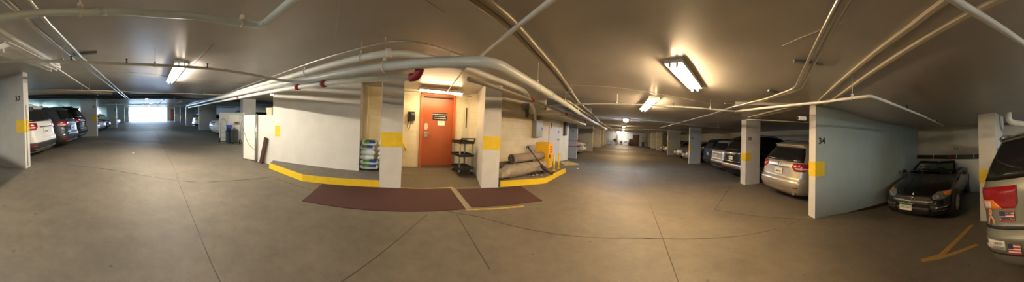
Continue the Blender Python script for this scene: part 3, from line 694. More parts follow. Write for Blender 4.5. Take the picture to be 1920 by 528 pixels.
# ---------------------------------------------------------------- the orange door, its signs, phone, hand rail, wall cabinet
uD = 1.52; zD = zf(*Cp(uD, nD)) + .135
azD = AZ_C + PI / 2
def Dp(u, off=0): return Cp(u, nD - off)
M0 = face_M((*Dp(uD, 0), zD), azD)     # local: x right, y up, z out towards the camera
o = B().box((0, 1.05, .02), (.90, 2.08, .05), bev=.003).build('door_1', M_door, None, M=M0); struct(o)
b = B(); b.box((-.485, 1.07, .03), (.07, 2.14, .10)); b.box((.485, 1.07, .03), (.07, 2.14, .10)); b.box((0, 2.125, .03), (1.04, .07, .10))
h = b.build('door_frame', mat('orange_frame_paint', (.44, .10, .025), .4)); h.parent = o
b = B(); b.box((0, 2.035, .07), (.86, .035, .04), bev=.006); h = b.build('door_closer', mat('dark_brown_metal', (.025, .010, .006), .6)); h.parent = o
b = B(); b.box((-.34, .98, .05), (.10, .14, .015), bev=.005); b.cone((-.34, 1.00, .05), (-.34, 1.00, .12), .024); b.box((-.29, 1.0, .115), (.13, .024, .022), bev=.006)
h = b.build('door_handle', M_steel); h.parent = o
b = B(); b.extr([(.055 * math.cos(a) - .345, .10 * math.sin(a) + 1.20) for a in [2 * PI * i / 20 for i in range(20)]], Matrix.Translation((0, 0, .045)), .008); h = b.build('lock_plate', mat('worn_lock_plate', (.62, .50, .40), .4, metal=.4)); h.parent = o
b = B(); b.box((0, .06, .047), (.88, .10, .004)); h = b.build('kick_plate', mat('scuffed_brown', (.16, .06, .03), .5)); h.parent = o
b = B(); b.box((0, -.005, .05), (.95, .02, .12)); h = b.build('threshold', M_grey); h.parent = o
Ms = face_M((*Dp(uD + .06, .05), zD + 1.50), azD)
r = empty('door_sign', 'black rectangular sign with three lines of white lettering on the orange door', 'sign', M=Ms)
h = B().box((0, 0, 0), (.44, .21, .008), bev=.002).build('plate', M_black); h.parent = r
for k, (t, sz) in enumerate((('PLEASE KEEP THIS DOOR CLOSED', .029), ('USE AT YOUR OWN RISK', .029), ('Thank you, Building Management', .027))):
    text(t, sz, Matrix.Translation((0, .058 - .058 * k, .006)), M_white, r, depth=.001, bold=.001)
Ms = face_M((*Dp(uD + .10, .05), zD + 1.31), azD)
r = empty('paper_notice', 'small cream paper notice taped below the black sign', 'notice', M=Ms)
h = B().box((0, 0, 0), (.21, .125, .003)).build('sheet', M_paper); h.parent = r
b = B()
for k in range(3): b.box((0, .02 - k * .02, .002), (.10 - .02 * (k % 2), .007, .001))
h = b.build('print_lines', mat('faint_grey_print', (.35, .33, .28), .7)); h.parent = r

Mp = face_M((*Dp(.735, .0), zD + 1.47), azD)
r = empty('wall_phone', 'black wall telephone with coiled cord left of the orange door', 'telephone', M=Mp)
h = B().box((.03, 0, .05), (.16, .26, .08), bev=.012).build('body', M_black); h.parent = r
h = B().box((.045, .06, .093), (.10, .07, .01), bev=.003).build('dial_plate', M_steel); h.parent = r
b = B(); b.tube([(-.075, .10, .10), (-.085, .04, .115), (-.085, -.08, .115), (-.075, -.13, .10)], .020, seg=10, fillet=.03); b.box((-.07, .105, .09), (.05, .05, .05), bev=.01); b.box((-.07, -.13, .09), (.05, .05, .05), bev=.01)
h = b.build('handset', M_black); h.parent = r
b = B(); b.tube([(-.08, -.15, .08), (-.10, -.25, .06), (-.09, -.34, .05), (-.05, -.37, .05), (-.02, -.30, .05), (.0, -.12, .05)], .007, seg=6, fillet=.05); h = b.build('cord', M_black); h.parent = r
h = B().box((.08, -.12, .06), (.09, .02, .05), bev=.004).build('coin_tray', M_steel); h.parent = r

r = empty('yellow_handrail', 'short yellow tubular handrail on the wall behind the left pillar', 'handrail', (*Dp(.5, 0), zD))
a = Vector(Dp(.47, .10)) - Vector(Dp(.5, 0)); c = Vector(Dp(.62, .10)) - Vector(Dp(.5, 0)); wv = Vector(Dp(.5, -.02)) - Vector(Dp(.5, 0))
B().tube([(a.x, a.y, .86), (c.x, c.y, .50)], .024, seg=10).build('rail', M_yellow, r)
B().tube([(c.x, c.y, .52), (c.x + wv.x * 4, c.y + wv.y * 4, .50)], .012, seg=8).build('bracket', M_yellow, r)

Mc = face_M((*Dp(2.47, .0), zD + 1.40), azD)
r = empty('wall_cabinet', 'white metal box with dark vertical slot on the wall above the black cart', 'cabinet', M=Mc)
h = B().box((0, 0, .06), (.36, 1.06, .12), bev=.006).build('body', mat('ivory_enamel', (.66, .62, .48), .4)); h.parent = r
h = B().box((.02, 0, .123), (.30, 1.0, .01), bev=.002).build('door', mat('ivory_enamel_door', (.70, .66, .52), .4)); h.parent = r
h = B().box((-.10, .10, .131), (.035, .60, .012)).build('slot', M_brown); h.parent = r

# ---------------------------------------------------------------- black utility cart
cu, cn = 2.10, 5.20
cx, cy = Cp(cu, cn); cz = zf(cx, cy) + .13 * min(1, (cn - 4.35) / 1.1) + .004
r = empty('utility_cart', 'black three-shelf utility cart right of the orange door', 'cart', (cx, cy, cz), -AZ_C + PI / 2)
for k, z in enumerate((.16, .50, .84)):
    b = B(); b.box((0, 0, z), (.42, .62, .03), bev=.012)
    for sx in (-1, 1): b.box((sx * .20, 0, z + .025), (.025, .62, .06), bev=.008)
    for sy in (-1, 1): b.box((0, sy * .30, z + .025), (.40, .025, .06), bev=.008)
    b.build('shelf', M_black, r)
for sx in (-1, 1):
    for sy in (-1, 1):
        B().cone((sx * .175, sy * .265, .17), (sx * .175, sy * .265, .84), .022, seg=12).build('post', M_grey, r)
        cst = B().cone((sx * .17 - .018, sy * .25, .055), (sx * .17 + .018, sy * .25, .055), .055, seg=18).build('caster', M_rubber, r)
        B().box((sx * .17, sy * .25, .11), (.045, .05, .07)).build('caster_fork', M_steel, cst)
B().tube([(-.18, -.30, .86), (-.19, -.36, .95), (-.19, -.40, .97), (.19, -.40, .97), (.19, -.36, .95), (.18, -.30, .86)], .016, seg=10, fillet=.04).build('push_handle', M_black, r)

# ---------------------------------------------------------------- sacks
def sack_mesh(name, w_, d_, h_, seed, printed):
    random.seed(seed); bm = bmesh.new(); nx, ny = 16, 12
    def surf(u, v, top):
        e = (1 - abs(u) ** 4) * (1 - abs(v) ** 4)
        e = max(0, e) ** .45
        z = h_ / 2 * e * (1 if top else -1) * (1 + .12 * math.sin(5 * u + seed) * math.cos(4 * v + seed * 2))
        pin = 1 - .06 * (1 - abs(v)) * abs(u) ** 3
        return (u * w_ / 2, v * d_ / 2 * pin, z + (h_ / 2))
    V = {}
    for top in (0, 1):
        for j in range(ny + 1):
            for i in range(nx + 1):
                u = -1 + 2 * i / nx; v = -1 + 2 * j / ny
                edge = i in (0, nx) or j in (0, ny)
                if edge and top: V[(i, j, 1)] = V[(i, j, 0)]
                else: V[(i, j, top)] = bm.verts.new(surf(u, v, top))
    for top in (0, 1):
        for j in range(ny):
            for i in range(nx):
                q = [V[(i, j, top)], V[(i + 1, j, top)], V[(i + 1, j + 1, top)], V[(i, j + 1, top)]]
                f = bm.faces.new(q if top else q[::-1]); f.smooth = True
                if printed:
                    u = -1 + 2 * (i + .5) / nx; v = -1 + 2 * (j + .5) / ny
                    if v < -.3 and top or (not top and v < -.6):
                        f.material_index = 2 if -.05 < u < .75 else (1 if -.6 < u <= -.05 else 0)
                    if v < -.6 and not top: f.material_index = 0
    me = bpy.data.meshes.new(name); bm.to_mesh(me); bm.free()
    for m_ in (M_bag, M_greenprint, M_blueprint): me.materials.append(m_)
    return me
sacks = [( -.365, .125, 'bottom sack of the left pile, white with blue and green print', 1, 0, .0), (-.36, .125, 'second sack from the bottom of the left pile, with blue and green print', 1, 1, .02),
         (-.37, .12, 'third sack from the bottom of the left pile, plain pale green-white', 0, 2, -.03), (-.36, .13, 'fourth sack from the bottom of the left pile', 0, 3, .05),
         (-.37, .12, 'fifth sack from the bottom of the left pile, below the top one', 0, 4, -.05), (-.34, .13, 'top sack of the left pile, slumped and pale green-white', 0, 5, .10)]
z = 0
rt = Cp(-.36, 5.36); zb = zf(*rt) + .136
for u0, hh, lab, pr, sd, ro in sacks:
    me = sack_mesh('plastic_sack', .50 if pr else .40, .40, hh * 1.15, sd, pr or sd > 3); o = bpy.data.objects.new('plastic_sack', me); COL.objects.link(o)
    x, y = Cp(u0 if pr else u0 - .045, 5.33 + .01 * sd); o.location = (x, y, zb + z); o.rotation_euler = (.02 * (sd - 2), .02 * (3 - sd) if sd > 2 else 0, -AZ_C + PI / 2 + ro)
    tag(o, lab, 'sack', 'sacks piled between the long white wall and the left pillar'); z += hh * .985
z = 0
for k, lab in enumerate(('bottom sack of the right pile, half hidden by the left pillar', 'second sack from the bottom of the right pile, half hidden by the left pillar', 'third sack from the bottom of the right pile, half hidden by the pillar', 'fourth sack from the bottom of the right pile, half hidden by the pillar', 'fifth sack from the bottom of the right pile, half hidden by the pillar', 'topmost sack of the right pile, leaning towards the left pillar')):
    me = sack_mesh('plastic_sack', .46, .40, .135, 11 + k, k < 2); o = bpy.data.objects.new('plastic_sack', me); COL.objects.link(o)
    x, y = Cp(.135 if k < 2 else .075, 5.40); o.location = (x, y, zb + z - .01); o.rotation_euler = (.02 * (k - 2), .03, -AZ_C + PI / 2 + .1 * (k % 2)); tag(o, lab, 'sack', 'sacks piled between the long white wall and the left pillar'); z += .122
random.seed(7)

# ---------------------------------------------------------------- carpet rolls on the right curb
def roll(name, p0, p1, r, label, outer, inner, wrapped=False):
    p0 = Vector(p0); p1 = Vector(p1); d = (p1 - p0).normalized(); root = empty(name, label, 'carpet roll', tuple(p0)); q = p1 - p0
    a = Vector((0, 0, 1)); b_ = d.cross(a).normalized(); a = b_.cross(d)
    B().cone((0, 0, 0), tuple(q), r, seg=40).build('rolled_carpet', outer, root)
    # spiral end
    for e, s in ((Vector((0, 0, 0)), -1), (q, 1)):
        b = B(); N = 90; pts = []
        for i in range(N):
            t = i / (N - 1); ang = t * 2 * PI * 4; rr = r * (.16 + .80 * t)
            pts.append(e + d * s * .004 + (a * math.sin(ang) + b_ * math.cos(ang)) * rr)
        b.tube(pts, r * .075, seg=6); b.build('spiral_end', inner, root)
    if wrapped:
        b = B(); rings = []
        for i in range(26):
            t = i / 25; row = []
            for k in range(36):
                an = 2 * PI * k / 36; rr = r * 1.05 + .005 * math.sin(an * 5 + t * 23) + .004 * math.sin(an * 9 - t * 31) + .004 * math.sin(t * 70)
                row.append(b.bm.verts.new(q * (-.02 + 1.04 * t) + (a * math.sin(an) + b_ * math.cos(an)) * rr))
            rings.append(row)
        for i in range(25):
            for k in range(36): f = b.bm.faces.new((rings[i][k], rings[i][(k + 1) % 36], rings[i + 1][(k + 1) % 36], rings[i + 1][k])); f.smooth = True
        b.build('plastic_wrap', M_film, root)
        b = B(); rings = []
        for i in range(12):
            t = i / 11; c = -d * (.02 + .30 * t) + Vector((0, 0, -.06 * t)) ; row = []
            for k in range(36):
                an = 2 * PI * k / 36; rr = (r * 1.05) * (1 - .42 * t) + .022 * t * math.sin(an * 6 + i) + .02 * math.sin(an * 4 + t * 9) * t
                row.append(b.bm.verts.new(c + (a * math.sin(an) * (1 - .35 * t) + b_ * math.cos(an) * (1 + .2 * t)) * rr))
            rings.append(row)
        for i in range(11):
            for k in range(36): f = b.bm.faces.new((rings[i][k], rings[i][(k + 1) % 36], rings[i + 1][(k + 1) % 36], rings[i + 1][k])); f.smooth = True
        b.bm.faces.new(rings[-1]); b.build('crumpled_wrap_end', M_film, root)
    return root
roll('carpet_roll', (-.06, 5.16, .31), (.98, 6.28, .27), .165, 'large carpet roll wrapped in clear plastic at the front of the pile', M_rugback, M_rugdark, True)
roll('carpet_roll', (.02, 5.50, .575), (1.0, 6.62, .56), .125, 'tan carpet roll with dark spiral end lying on top of the pile', M_rugback, M_rugdark)
roll('carpet_roll', (-.34, 5.48, .30), (.60, 6.72, .29), .155, 'dark carpet roll at the back of the pile against the block wall', M_rugdark, M_rugdark)
r = empty('long_handled_tool', 'dark brown long-handled tool with padded foot leaning over the carpet rolls', 'tool', (.90, 5.80, .14))
B().tube([(-.42, .12, .72), (-.36, .10, .66), (-.02, -.04, .24)], .018, seg=10).build('handle', M_brown, r)
B().tube([(-.46, .10, .70), (-.43, .12, .77), (-.38, .14, .74), (-.40, .10, .68)], .013, seg=8, fillet=.03).build('grip_loop', M_brown, r)
B().tube([(-.04, -.03, .25), (.05, -.09, .16), (.26, -.28, .07)], [.045, .06, .055], seg=12).build('padded_foot', M_brown, r)
for k, (x, y, a, lab) in enumerate(((.62, 5.50, .3, 'short wood batten strapped in black webbing before the wrapped roll'), (.78, 5.58, -.5, 'second wood batten in the heap of black straps'))):
    r = empty('strapped_batten', lab, 'batten', (x, y, .155), a)
    B().box((0, 0, 0), (.24, .05, .03), bev=.004).build('batten', mat('pale_timber', (.42, .33, .20), .7), r)
    b = B()
    for q_ in (-.07, .05): b.tube([(q_, -.06, -.01), (q_, -.03, .03), (q_ + .02, .03, .03), (q_ + .01, .07, -.01)], .012, seg=6, fillet=.02)
    b.build('strap', M_black, r)
b = B(); pts = [(.50 + .05 * i + .03 * math.sin(i * 2.1), 5.52 + .03 * i + .05 * math.cos(i * 1.7), .15 + .03 * abs(math.sin(i * 1.3))) for i in range(12)]
b.tube(pts, .014, seg=6, fillet=.02); pts = [(.55 + .04 * i, 5.62 + .02 * math.sin(i * 2.5) + .02 * i, .16 + .05 * abs(math.cos(i * 1.1))) for i in range(11)]; b.tube(pts, .022, seg=6, fillet=.02)
tag(b.build('webbing_strap', M_black), 'tangled heap of black webbing straps on the curb before the yellow cabinet', 'strap')

# yellow cabinet and bollards
nR_ = Vector((.857, -.515)); aR_ = Vector((.515, .857))
pc = Vector((1.20, 6.56)) - nR_ * .235 + aR_ * .22
r = empty('safety_cabinet', 'yellow metal cabinet on the curb right of the carpet rolls', 'cabinet', (pc.x, pc.y, .135), -AZ_R)
# local +x = towards the aisle (nR), +y = along the aisle
B().box((0, 0, .42), (.47, .44, .84), bev=.006).build('body', mat('yellow_enamel', (.90, .52, .02), .4), r)
d_ = B().box((.238, 0, .42), (.012, .40, .79), bev=.003).build('door', mat('yellow_enamel_door', (.92, .55, .03), .4), r)
B().box((.250, -.10, .40), (.02, .05, .11), bev=.004).build('handle', M_black, d_)
for k in range(3): B().box((.246, .02, .70 - k * .085), (.004, .22, .05)).build('red_label', mat('red_label_print', (.65, .08, .02), .5), d_)
for x, y, lab in ((1.37, 6.40, 'short yellow bollard post nearest the yellow cabinet'), (1.62, 6.80, 'second short yellow bollard post, farther along the curb')):
    r = empty('bollard', lab, 'bollard', (x, y, zf(x, y) + .13)); B().cone((0, 0, -.01), (0, 0, .50), .032, seg=18).cone((0, 0, .50), (0, 0, .512), .032, .018, seg=18).build('post', M_yellow, r)
    B().cone((0, 0, -.005), (0, 0, .012), .055, seg=18).build('base_flange', M_yellow, r)

# ---------------------------------------------------------------- panels, bin, plank at the left end of the core
pa = Vector((-6.36, 1.72)); pb = Vector((-5.93, 2.00)); mid = (pa + pb) / 2; d = (pb - pa); azp = math.atan2(d.x, d.y)
r = empty('white_locker', 'tall white panelled locker with grey edge strips left of the low wall', 'locker', (mid.x, mid.y, zf(*mid)), -azp + PI / 2)
wl = d.length
B().box((0, .20, .71), (wl, .36, 1.40), bev=.004).build('body', M_wall, r)
B().box((0, .01, .71), (wl - .05, .02, 1.36), bev=.003).build('front_panel', mat('white_panel', (.76, .74, .66), .45), r)
for sx in (-1, 1): B().box((sx * wl / 2, .02, .71), (.022, .05, 1.42)).build('edge_strip', M_steel, r)
B().tube([(-wl / 2 + .03, -.012, .98), (-wl / 2 + .10, -.015, .78), (-.02, -.02, .52), (.14, -.02, .40), (wl / 2 + .02, -.02, .34)], .006, seg=6, fillet=.1).build('power_cord', M_black, r)
p = Vector((-5.86, 2.0))
r = empty('steel_pole', 'thin steel pole standing in the gap between the locker and the low wall', 'pole', (p.x, p.y, zf(*p)))
B().cone((0, 0, 0), (0, 0, 1.45), .014, seg=10).build('pole', M_steel, r); B().cone((0, 0, .85), (0, 0, .90), .022, seg=10).build('collar', M_grey, r)
p = Vector((-5.66, 2.08)); r = empty('dark_plank', 'dark brown wooden plank leaning against the low white wall', 'plank', (p.x, p.y, zf(*p)), -math.radians(78) + PI / 2)
h = B().box((0, 0, .38), (.15, .028, .80), bev=.004).build('board', M_wood); h.parent = r; h.rotation_euler = (math.radians(-7), math.radians(9), 0)
pq = Vector((-5.62, 2.36)); zt = zf(*pq) + 1.42
r = empty('plastic_bin', 'translucent cream plastic bin standing on the low white wall', 'bin', (pq.x, pq.y, zt), -math.radians(58) + PI / 2)
b = B(); bot = [(-.085, -.075), (.085, -.075), (.085, .075), (-.085, .075)]; top = [(-.105, -.095), (.105, -.095), (.105, .095), (-.105, .095)]
for zz0, zz1, q0, q1 in ((0, .20, bot, top),):
    A = [b.bm.verts.new((*q, zz0)) for q in q0]; C = [b.bm.verts.new((*q, zz1)) for q in q1]
    b.bm.faces.new(A[::-1]); b.bm.faces.new(C)
    for i in range(4): b.bm.faces.new((A[i], A[(i + 1) % 4], C[(i + 1) % 4], C[i]))
b.build('bin_body', mat('cream_translucent_plastic', (.62, .56, .38), .3), r)
B().box((0, 0, .205), (.225, .205, .018), bev=.006).build('rim', M_pipe, r)
p = Cp(uL0 + .15, nW - .003); M = face_M((*Cp(uL0 + .16, nW), zf(*p) + .98), azD)
o = B().box((0, 0, .003), (.16, .30, .006)).build('yellow_wall_mark', M_yellow, None, M=M); tag(o, 'small yellow painted rectangle at the left end of the long white wall', 'wall marking')
o = B().box((0, 0, 0), (.05, .07, .10), bev=.01).build('wall_sensor', M_white, None); o.location = (*Cp(uL0 - .04, nW + .2), 1.95); tag(o, 'small dark box at the upper left end of the long white wall', 'sensor')

# ---------------------------------------------------------------- hand trucks and luggage before the white partition
pA = Vector((-10.90, 1.66)); az_p = AZ_L + PI / 2
# local frame x along the partition's long face
pB_ = Vector((-10.15, 2.75)); dP = (pB_ - pA); az_p = math.atan2(dP.x, dP.y)
r = empty('white_partition', 'white partition cabinet behind the hand trucks and suitcase, left of the locker', 'partition', (pA.x, pA.y, zf(*pA)), -az_p + PI / 2)
B().box((dP.length / 2, .12, .75), (dP.length, .24, 1.5), bev=.005).build('body', M_wall, r)
B().box((-.012, .12, .75), (.02, .26, 1.52)).build('end_panel', M_white, r)
B().box((dP.length * .62, -.006, 1.05), (.55, .012, .60), bev=.003).build('door', M_white, r)
def hand_truck(x, y, az, label):
    r = empty('hand_truck', label, 'hand truck', (x, y, zf(x, y)), -az)
    b = B()
    for sx in (-1, 1): b.tube([(sx * .15, .05, .06), (sx * .15, -.02, 1.0), (sx * .09, -.10, 1.16)], .016, seg=8, fillet=.1)
    b.tube([(-.09, -.10, 1.16), (0, -.13, 1.20), (.09, -.10, 1.16)], .016, seg=8, fillet=.05)
    for z in (.25, .5, .75): b.tube([(-.15, .03 - .06 * z, z), (.15, .03 - .06 * z, z)], .010, seg=6)
    b.build('frame', M_grey, r)
    B().box((0, .17, .02), (.36, .24, .012), bev=.003).build('toe_plate', M_grey, r)
    for sx in (-1, 1):
        wh = B().cone((sx * .20 - .03, -.06, .125), (sx * .20 + .03, -.06, .125), .125, seg=20).build('wheel', M_rubber, r)
        B().cone((sx * .20 - .034, -.06, .125), (sx * .20 + .034, -.06, .125), .05, seg=14).build('wheel_hub', M_steel, wh)
    return r
hand_truck(-10.05, 1.72, math.radians(100), 'grey hand truck with black wheels left of the dark suitcase')
hand_truck(-9.25, 2.55, math.radians(120), 'second hand truck, half hidden by the white locker')
sx_, sy_ = -9.80, 2.22
r = empty('suitcase', 'dark grey suitcase standing between the two hand trucks', 'suitcase', (sx_, sy_, zf(sx_, sy_)), -math.radians(45))
B().box((0, 0, .37), (.46, .24, .66), bev=.05).build('shell', mat('dark_grey_shell', (.055, .06, .055), .5), r)
B().tube([(-.08, 0, .70), (-.08, 0, .74), (.08, 0, .74), (.08, 0, .70)], .012, seg=8, fillet=.03).build('handle', M_black, r)
B().box((.0, -.122, .32), (.09, .006, .10)).build('tag', M_paper, r)
for sx in (-1, 1): B().cone((sx * .17, -.02, .035), (sx * .17, .03, .035), .035, seg=12).build('wheel', M_rubber, r)
sx_, sy_ = -10.0, 1.98
r = empty('blue_bucket', 'blue plastic bucket stacked on a dark crate between the hand truck and suitcase', 'bucket', (sx_, sy_, zf(sx_, sy_) + .62))
B().cone((0, 0, 0), (0, 0, .26), .11, .15, seg=20).build('bucket_body', M_blue, r); B().cone((0, 0, .25), (0, 0, .27), .16, seg=20).build('rim', M_blue, r)
r = empty('dark_crate', 'dark upright crate under the blue bucket', 'crate', (sx_, sy_, zf(sx_, sy_)), -math.radians(45))
B().box((0, 0, .31), (.24, .22, .62), bev=.01).build('crate_body', mat('dark_teal_plastic', (.03, .05, .06), .5), r)
B().box((0, 0, .60), (.26, .24, .04), bev=.006).build('rim', M_black, r)
p = pA.lerp(pB_, .78)
r = empty('wall_tissue_box', 'small brown box hung on the white partition above the suitcase', 'box', (p.x + .05, p.y - .06, zf(*p) + .98), -az_p + PI / 2)
B().box((0, 0, 0), (.26, .10, .13), bev=.006).build('carton', mat('brown_card', (.35, .20, .09), .7), r); B().box((0, -.052, 0), (.10, .006, .05)).build('opening', M_black, r)

# small things fixed to columns and walls
p = Lp(4.50, -2.80)
r = empty('wall_speaker', 'small grey box clamped to the edge of the column marked 37', 'box', (p[0], p[1], zf(*p) + 1.44), -azLs)
B().box((0, 0, 0), (.10, .12, .10), bev=.006).build('housing', M_grey, r); B().box((0, .063, 0), (.08, .006, .08)).build('face', M_black, r)
p = Lp(4.26, -2.765)
pipe('conduit', 'thin conduit running down the front of the column marked 37', [(p[0], p[1], zf(*p) + .05), (p[0], p[1], zf(*p) + 1.55)], .011, M_pipe, seg=8)
p = Rp(6.62, 4.28)
pipe('conduit', 'vertical thin conduit fixed on the narrow face of the column marked 33', [(p[0], p[1], zf(*p) + .03), (p[0], p[1], zf(*p) + 1.75)], .011, M_pipe, seg=8)
p = Vector((4.42, .66)); r = empty('security_camera', 'white security camera sticking out left of the wall marked 34', 'security camera', (p.x, p.y, 1.80), math.radians(35))
B().box((-.10, .12, 0), (.09, .17, .08), bev=.01).build('housing', M_white, r); B().tube([(-.08, .05, 0), (-.04, 0, .02), (.0, -.04, .02)], .012, seg=8).build('arm', M_white, r)
B().cone((-.10, .205, 0), (-.10, .212, 0), .028, seg=12).build('lens', M_black, r)
# rear wall of the stall marked 34: painted number, black padded rail
A_ = Vector((7.90, -3.30)); C_ = Vector((5.75, -5.10)); dd = (C_ - A_).normalized(); nn = Vector((-dd.y, dd.x)); nn = nn if nn.dot(-A_) > 0 else -nn
azB = math.atan2(nn.x, nn.y)
p = A_.lerp(C_, .60) + nn * .064
o = bpy.data.objects.new('painted_number', text_bm('34', .20, .001, .004)); COL.objects.link(o); o.data.materials.append(mat('faded_grey_number', (.16, .14, .12), .6)); o.matrix_world = face_M((p.x, p.y, zf(*p) + 1.62), azB); tag(o, 'faded number 34 painted on the rear wall of the bay behind the black convertible', 'number')
r = empty('padded_rail', 'black padded pipe running along the rear wall behind the black convertible', 'rail')
a = A_ + nn * .17 + dd * .05; c = C_ + nn * .17
B().tube([(a.x, a.y, zf(*a) + 1.32), (c.x, c.y, zf(*c) + 1.32)], .075, seg=16).build('padding', mat('black_foam', (.02, .02, .02), .7), r)
for t in (.28, .62, .86):
    q = a.lerp(c, t); b = B(); b.tube([(q.x - dd.x * .012, q.y - dd.y * .012, zf(*q) + 1.32), (q.x + dd.x * .012, q.y + dd.y * .012, zf(*q) + 1.32)], .082, seg=16); b.box((q.x - nn.x * .08, q.y - nn.y * .08, zf(*q) + 1.32), (.12, .12, .03), rot=-azB); b.build('strap', M_white, r)
q = a.lerp(c, .52); B().tube([(q.x - dd.x * .06, q.y - dd.y * .06, zf(*q) + 1.32), (q.x + dd.x * .06, q.y + dd.y * .06, zf(*q) + 1.32)], .079, seg=16).build('red_sticker', M_redc, r)
# litter
for x, y, lab in ((-6.1, -1.7, 'small white crumpled paper on the floor of the left aisle'), (2.75, 8.1, 'small white scrap on the floor beyond the yellow bollards')):
    b = B(); b2 = bmesh.new(); bmesh.ops.create_icosphere(b2, subdivisions=2, radius=.05)
    for v in b2.verts: v.co = v.co * random.uniform(.6, 1.1); v.co.z = max(v.co.z * .35, -.01)
    b.merge(b2); o = b.build('paper_scrap', M_paper); o.location = (x, y, zf(x, y) + .012); tag(o, lab, 'litter')

# ---------------------------------------------------------------- exit door, far wall things
p = Lp(36.92, 5.05); o = B().box((0, 0, 1.04), (.95, .06, 2.08)).build('door_3', mat('orange_red_door', (.55, .13, .05), .5), None); struct(o); o.location = (*p, zf(*p)); o.rotation_euler = (0, 0, -AZ_L)
B().box((.36, -.05, 1.0), (.10, .04, .04)).build('door_handle', M_steel, o)
p = Lp(35.9, 5.6)
r = empty('trash_can', 'dark blue waste bin standing beside the small orange door at the exit', 'bin', (*p, zf(*p))); B().cone((0, 0, 0), (0, 0, .95), .26, .30, seg=18).build('bin_body', mat('dark_blue_bin', (.03, .06, .12), .5), r); B().cone((0, 0, .95), (0, 0, 1.02), .31, .22, seg=18).build('lid', M_black, r)
p = Rp(37.9, 2.35); o = B().box((0, 0, 1.02), (1.15, .06, 2.04)).build('door_4', mat('dark_brown_door', (.10, .035, .02), .5), None); struct(o); o.location = (*p, zf(*p)); o.rotation_euler = (0, 0, -AZ_R)
B().box((-.42, -.05, 1.0), (.10, .04, .04)).build('door_handle', M_steel, o)
def far_box(n, s, w_, d_, h_, m, name, label, cat, top=None):
    p = Rp(s, n); r = empty(name, label, cat, (*p, zf(*p)), -AZ_R); B().box((0, 0, h_ / 2), (w_, d_, h_), bev=.02).build('body', m, r)
    if top: B().box((0, -d_ / 2 - .01, h_ * .6), (w_ * .7, .02, h_ * .3)).build('front_panel', top, r)
    return r
far_box(.45, 37.4, .95, .6, 1.05, M_white, 'white_appliance', 'white appliance against the far wall, right of the bicycles', 'appliance', M_grey)
far_box(-1.05, 37.6, .2, .2, 1.9, M_steel, 'steel_stand', 'slender steel stand between the round drum and the grey machine at the far wall', 'stand')
far_box(-.35, 37.2, .5, .5, .85, M_grey, 'grey_machine', 'grey machine left of the white appliance at the far wall', 'machine', M_black)
r = empty('dark_armchair', 'dark armchair left of the brown door at the far wall', 'chair', (*Rp(36.5, 1.42), zf(*Rp(36.5, 1.42))), -AZ_R)
B().box((0, 0, .24), (.7, .65, .45), bev=.05).build('seat', M_brown, r); B().box((0, .28, .75), (.7, .16, .85), bev=.06).build('backrest', M_brown, r)
for sx in (-1, 1): B().box((sx * .33, 0, .42), (.12, .6, .4), bev=.04).build('armrest', M_brown, r)
r = empty('wooden_desk', 'dark wooden desk right of the brown door at the far wall', 'desk', (*Rp(37, 4.1), zf(*Rp(37, 4.1))), -AZ_R)
B().box((0, 0, .78), (1.5, .6, .05), bev=.01).build('desk_top', M_wood, r); B().box((-.5, 0, .38), (.4, .55, .75)).build('drawer_unit', M_wood, r); B().box((.5, 0, .38), (.4, .55, .75)).build('drawer_unit', M_wood, r)
r = empty('round_mirror', 'round framed mirror above the wooden desk at the far wall', 'mirror', (*Rp(37.2, 3.9), zf(*Rp(37.2, 3.9)) + 1.35), -AZ_R)
B().cone((0, 0, 0), (0, -.05, 0), .42, seg=24).build('frame', M_wood, r); B().cone((0, -.055, 0), (0, -.06, 0), .34, seg=24).build('glass', M_steel, r)
def bicycle(n, s, label, disc=False):
    p = Rp(s, n); r = empty('bicycle', label, 'bicycle', (*p, zf(*p)), -AZ_R)
    for sx in (-1, 1):
        b = B(); b.tube([(sx * .5 + .33 * math.cos(2 * PI * i / 20), 0, .34 + .33 * math.sin(2 * PI * i / 20)) for i in range(21)], .022, seg=6, caps=False); 
        for i in range(8): b.cone((sx * .5, 0, .34), (sx * .5 + .32 * math.cos(PI * i / 4), 0, .34 + .32 * math.sin(PI * i / 4)), .004, seg=4)
        b.build('wheel', M_black, r)
    b = B()
    for a_, c_ in (((-.5, .34), (-.12, .30)), ((-.12, .30), (-.22, .82)), ((-.22, .82), (.36, .80)), ((.36, .80), (-.12, .30)), ((-.5, .34), (-.22, .82)), ((.5, .34), (.36, .92))): b.cone((a_[0], 0, a_[1]), (c_[0], 0, c_[1]), .016, seg=8)
    b.build('frame', M_grey, r); B().box((-.24, 0, .92), (.24, .13, .05), bev=.02).build('saddle', M_black, r)
    B().tube([(.36, -.25, 1.0), (.36, 0, .95), (.36, .25, 1.0)], .013, seg=8).build('handlebar', M_black, r)
bicycle(-3.0, 37.2, 'bicycle leaning at the left end of the far wall'); bicycle(-1.75, 37.2, 'bicycle beside the round black drum at the far wall')
r = empty('round_drum', 'round black drum hung before the far wall between the bicycles and the machine', 'drum', (*Rp(36.8, -1.45), zf(*Rp(36.8, -1.45)) + .85), -AZ_R)
B().cone((0, .1, 0), (0, -.1, 0), .30, seg=24).build('drum_body', M_black, r); B().cone((0, 0, -.3), (0, 0, -.85), .03, seg=8).build('stand', M_grey, r)

